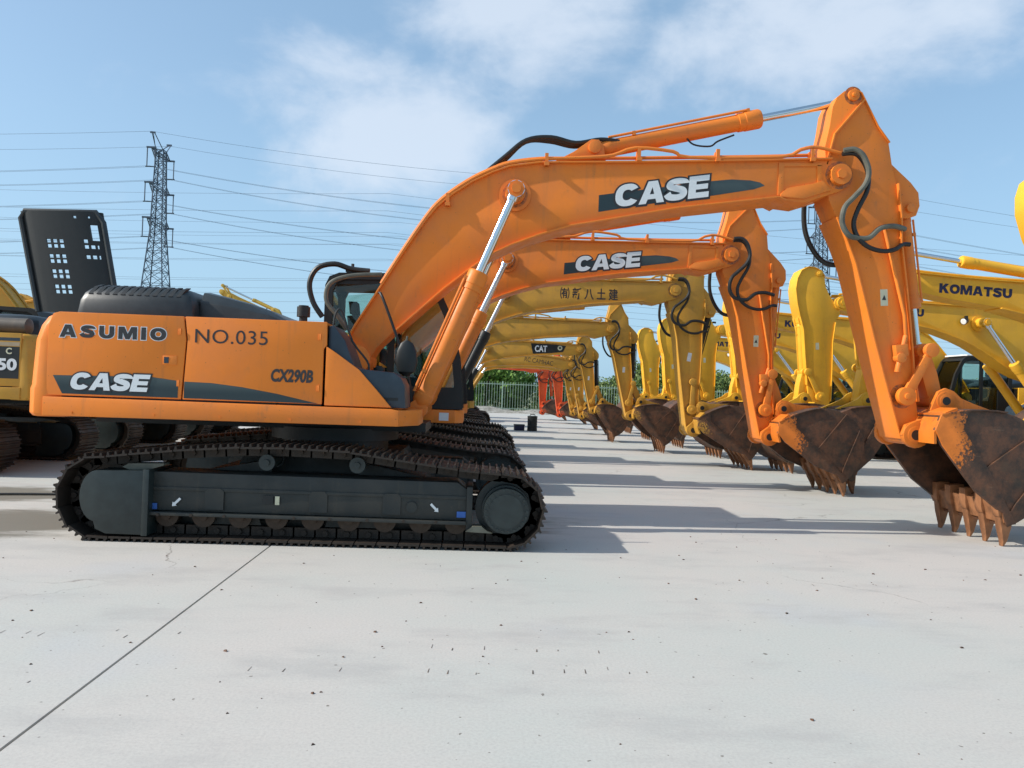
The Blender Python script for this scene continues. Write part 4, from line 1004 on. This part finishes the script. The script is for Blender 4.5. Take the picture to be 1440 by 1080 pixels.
# ---------------------------------------------------------------- the excavators
X0 = -1.656
G1 = 'excavators of the middle row facing right'
excavator('nearest orange excavator with ASUMIO and NO.035 lettering on its side', X0, 9.3, decals=body_case, detail=3, group=G1)
excavator('second orange excavator behind the nearest one, its logo boom seen below the first boom', X0, 13.5, boom=-2.2, arm=-2.0, decals=case_boom, detail=2, group=G1)
excavator('ochre excavator with Chinese characters on its boom and a black bucket cylinder', X0+.12, 17.8, col_='ochre', boom=-2.8, arm=-6, bcyl='black', decals=jp_boom, detail=2, group=G1)
excavator('ochre excavator with a plain unlettered boom, fourth in the middle row', X0, 22.0, s=.89, col_='ochre', boom=-4.2, arm=1, asc=.88, bcyl='black', decals=plain_boom, detail=1, group=G1)
excavator('ochre excavator with white letters on a black boom band', X0+.23, 26.2, s=.80, col_='ochre', boom=-4.5, arm=1, asc=.82, bcyl='black', decals=cat_boom, detail=1, group=G1)
excavator('ochre excavator with small dark lettering on its low boom, before the red machines', X0+.1, 30.4, s=.84, col_='ochre', boom=-10.5, arm=6, asc=.76, decals=far_text_boom, detail=1, group=G1)
excavator('ochre excavator directly before the first red excavator of the row', X0+.3, 34.6, s=.84, col_='ochre', boom=-10, arm=5, asc=.78, decals=plain_boom, detail=0, group=G1)
excavator('nearer of the two red-orange excavators far down the row', X0-.35, 40.5, s=.95, col_='red', boom=-12, arm=4, asc=.82, detail=0, group=G1)
excavator('farthest red-orange excavator at the end of the row', X0-.7, 45.0, s=.95, col_='red', boom=-12, arm=0, asc=.82, detail=0, group=G1)

G2 = 'yellow excavators of the right row facing left'
K = dict(facing=-1, s=.97, col_='yellow', style='K', decals=komatsu_boom, group=G2)
excavator('yellow excavator at the right edge with only its arm top in view', 14.32, 10.2, boom=0, arm=-13, bucket=0, detail=1, **K)
excavator('yellow excavator whose whole blue brand lettering shows right of the nearest orange arm', 13.75, 13.9, boom=-3.5, arm=-1, detail=1, **K)
excavator('yellow excavator with its round-topped arm standing between the two orange arms', 14.12, 17.3, boom=-3.5, arm=0, detail=1, **K)
excavator('yellow excavator with its lettering half hidden behind the round-topped yellow arm', 13.75, 20.9, boom=-4, arm=0, detail=1, **K)
excavator('yellow excavator fifth in the right row, its arm seen left of the second orange arm', 13.7, 24.5, boom=-4, arm=0, detail=0, **K)
excavator('yellow excavator sixth in the right row, behind the second orange arm', 13.7, 28.3, boom=-5, arm=2, detail=0, **K)
excavator('farthest yellow excavator of the right row', 13.8, 32.5, boom=-5, arm=0, detail=0, **K)

G3 = 'yellow excavators of the left row facing left'
def c50(root, bo, ar, near):
    y = 1.4505
    part('decal_band', 'l_band', lambda: MB().box(-2.60,-.48,y,y+.003,1.52,2.02), 'black', root)
    part('decal_stripe', 'l_stripe', lambda: MB().box(-2.60,-.48,y,y+.003,2.03,2.09), 'stripe', root)
    part('decal_stripe', 'l_stripe2', lambda: MB().box(-2.60,-.48,y,y+.003,2.11,2.16), 'slate', root)
    lettering('50', -2.42, 1.74, y+.006, .30, .19, 'white', root, 0, .012, side=1)
    lettering('C', -2.44, 1.95, y+.006, .09, .10, 'sticker', root, 0, .01, side=1)
    part('muffler', 'muffler', lambda: MB().lathe((-2.6,1.15,2.36),(-.6,1.15,2.36),[(0,.05),(.02,.13),(.30,.13),(.301,.145),(.33,.145),(.331,.13),(.98,.13),(1,.05)],20), 'brownpipe', root)
    # raised engine hood with its ventilation holes
    BL, BR, TR, TL = Vector((-2.62,0,2.62)), Vector((-3.90,0,2.62)), Vector((-3.56,0,4.27)), Vector((-2.26,0,4.24))
    def P(u, v): p = BL.lerp(BR, u).lerp(TL.lerp(TR, u), v); return p
    HG = []
    for g in range(4):
        for r_ in range(2):
            for k in range(3): HG.append((.285+.078*k, .285+.078*k+.056, .185+.150*g+.050*r_, .185+.150*g+.050*r_+.036))
    for r_, k0, k1, vv in ((0,0,3,.535),(1,0,3,.635),(2,0,1,.69)):
        for k in range(k0, k1): HG.append((.735+.075*k, .735+.075*k+.055-(.03 if k == 2 else 0), vv, vv+.036))
    HG += [(.84,.93,.715,.87),(.66,.70,.93,.955),(.83,.86,.935,.955)]
    us = sorted({0., 1.} | {round(a, 4) for h in HG for a in h[:2]} | {i/12 for i in range(13)})
    vs_ = sorted({0., 1.} | {round(a, 4) for h in HG for a in h[2:]} | {i/12 for i in range(13)})
    def hood_panel():
        m = MB(); idx = {}
        def vid(i, j, k):
            if (i, j, k) not in idx:
                p = P(us[i], vs_[j]); p.y = 1.0 - .035*k + .10*(math.sin(math.pi*us[i])**.4 if 0 < us[i] < 1 else 0) ; idx[(i, j, k)] = len(m.v); m.v.append(tuple(p))
            return idx[(i, j, k)]
        solid = lambda i, j: 0 <= i < len(us)-1 and 0 <= j < len(vs_)-1 and not any(h[0]-1e-4 <= us[i] and us[i+1] <= h[1]+1e-4 and h[2]-1e-4 <= vs_[j] and vs_[j+1] <= h[3]+1e-4 for h in HG)
        for i in range(len(us)-1):
            for j in range(len(vs_)-1):
                if not solid(i, j): continue
                m.f.append((vid(i,j,0), vid(i+1,j,0), vid(i+1,j+1,0), vid(i,j+1,0))); m.f.append((vid(i,j+1,1), vid(i+1,j+1,1), vid(i+1,j,1), vid(i,j,1)))
                for (di, dj, a, b2) in ((-1,0,(i,j),(i,j+1)), (1,0,(i+1,j+1),(i+1,j)), (0,-1,(i+1,j),(i,j)), (0,1,(i,j+1),(i+1,j+1))):
                    if not solid(i+di, j+dj): m.f.append((vid(*a,0), vid(*b2,0), vid(*b2,1), vid(*a,1)))
        return m
    part('raised_engine_hood', 'raised_hood', hood_panel, 'black', root, label='black engine hood raised upright, pierced by square air holes')
    part('hood_rim', 'hood_rim', lambda: MB().tube([tuple(P(u, v) + Vector((0, 1.02, 0))) for u, v in ((0,0),(0,.5),(0,.93),(.06,1),(.5,1),(.93,1),(1,.9),(1,.5),(1,0))], .045, 8), 'hood', root)
    part('hood_strut', 'hstrut', lambda: MB().tube([(-1.0,1.0,2.5),(-1.75,1.0,2.75)], .025, 8), 'black', root)
KL = dict(facing=-1, col_='ochre', style='A', group=G3)
excavator('dusty yellow excavator at the left edge with a raised black engine hood', -9.75, 13.8, decals=c50, detail=2, boom=-4, **KL)
excavator('dusty yellow excavator second in the left row, its tracks seen under the orange body', -9.75, 18.4, detail=1, boom=-6, **KL)
excavator('dusty yellow excavator third in the left row, mostly hidden by the orange body', -9.75, 23.0, detail=1, boom=-14, **KL)
excavator('distant yellow excavator holding its bucketless arm up left of the black cab', -4.5, 40.0, facing=-1, col_='tan', style='A', group=None, detail=0, boom=0, arm=106, has_bucket=False)

# ---------------------------------------------------------------- small things
o = part('power_cable', 'cable', lambda: MB().tube([(-9.5,9.3,.02),(-7.5,9.9,.02),(-6.0,10.4,.02),(-4.8,10.5,.02),(-4.0,10.3,.02)], .016, 6, 6), 'black'); tag(o, 'thin dark cable lying on the concrete left of the orange excavator', 'cable')
t = thing('oil_drum', 'small black drum standing on the aisle before the far fence', 'drum', (2.35, 31.5, 0))
part('drum_body', 'drum', lambda: MB().lathe((0,0,0),(0,0,.62),[(0,.2),(.02,.21),(.33,.2),(.34,.212),(.36,.2),(.65,.2),(.66,.212),(.68,.2),(.98,.21),(1,.2)],18), 'black', t)
part('drum_handle', 'drumh', lambda: MB().tube([(-.12,0,.6),(-.08,0,.68),(.08,0,.68),(.12,0,.6)], .015, 6), 'black', t)
t = thing('toolbox', 'low dark blue box on the aisle beside the black drum', 'box', (1.82, 31.6, 0), .2)
part('box_body', 'tb', lambda: MB().box(-.2,.2,-.12,.12,0,.2), 'navy', t, bevel=.01); part('box_lid', 'tbl', lambda: MB().box(-.21,.21,-.13,.13,.203,.26), 'slate', t, bevel=.01)
rnd = random.Random(5)
def chips():
    m = MB()
    for _ in range(150):
        x, y = rnd.uniform(-6, 7), rnd.uniform(3.2, 9); s = rnd.uniform(.004, .013); a = rnd.uniform(0, 6.3)
        if abs(x+1.963) < .05: continue
        q = [Vector((x + s*k*math.cos(a+b2), y + s*k*math.sin(a+b2), z)) for z, kk in ((0, 1), (s*.7, .6)) for b2, k in ((0,kk*rnd.uniform(.8,1.9)),(2.1,kk),(4.2,kk*1.2))]
        m.add(q, [(0,1,4,3),(1,2,5,4),(2,0,3,5),(3,4,5)])
    return m
o = part('gravel_chips', 'chips', chips, 'rust'); tag(o, 'scattered tiny stones and rust flakes on the pale concrete', 'debris'); o['kind'] = 'stuff'

def scuffs():
    m = MB(); r = random.Random(9)
    for x0, y0, n, st, dy in ((-1.2, 4.35, 9, .16, .03), (-.2, 4.75, 12, .11, .02), (.35, 4.4, 8, .12, .05), (-3.0, 4.9, 10, .13, .07), (-2.7, 4.1, 7, .15, .03), (2.2, 6.6, 9, .2, .05)):
        for k in range(n):
            if r.random() < .3: continue
            x = x0 + st*k + r.uniform(-.03, .03); y = y0 + r.uniform(-dy, dy); l = r.uniform(.02, .075); w = r.uniform(.002, .005)
            m.add([(x-w, y, .0015), (x+w, y, .0015), (x+w*.4+.004, y+l, .0015), (x-w*.6+.004, y+l, .0015)], [(0,1,2,3)])
    return m
o = part('track_scuffs', 'scuffs', scuffs, 'brownpipe'); o['kind'] = 'stuff'; tag(o, 'rows of short dark scuff ticks left by track grousers on the concrete', 'scuff marks')
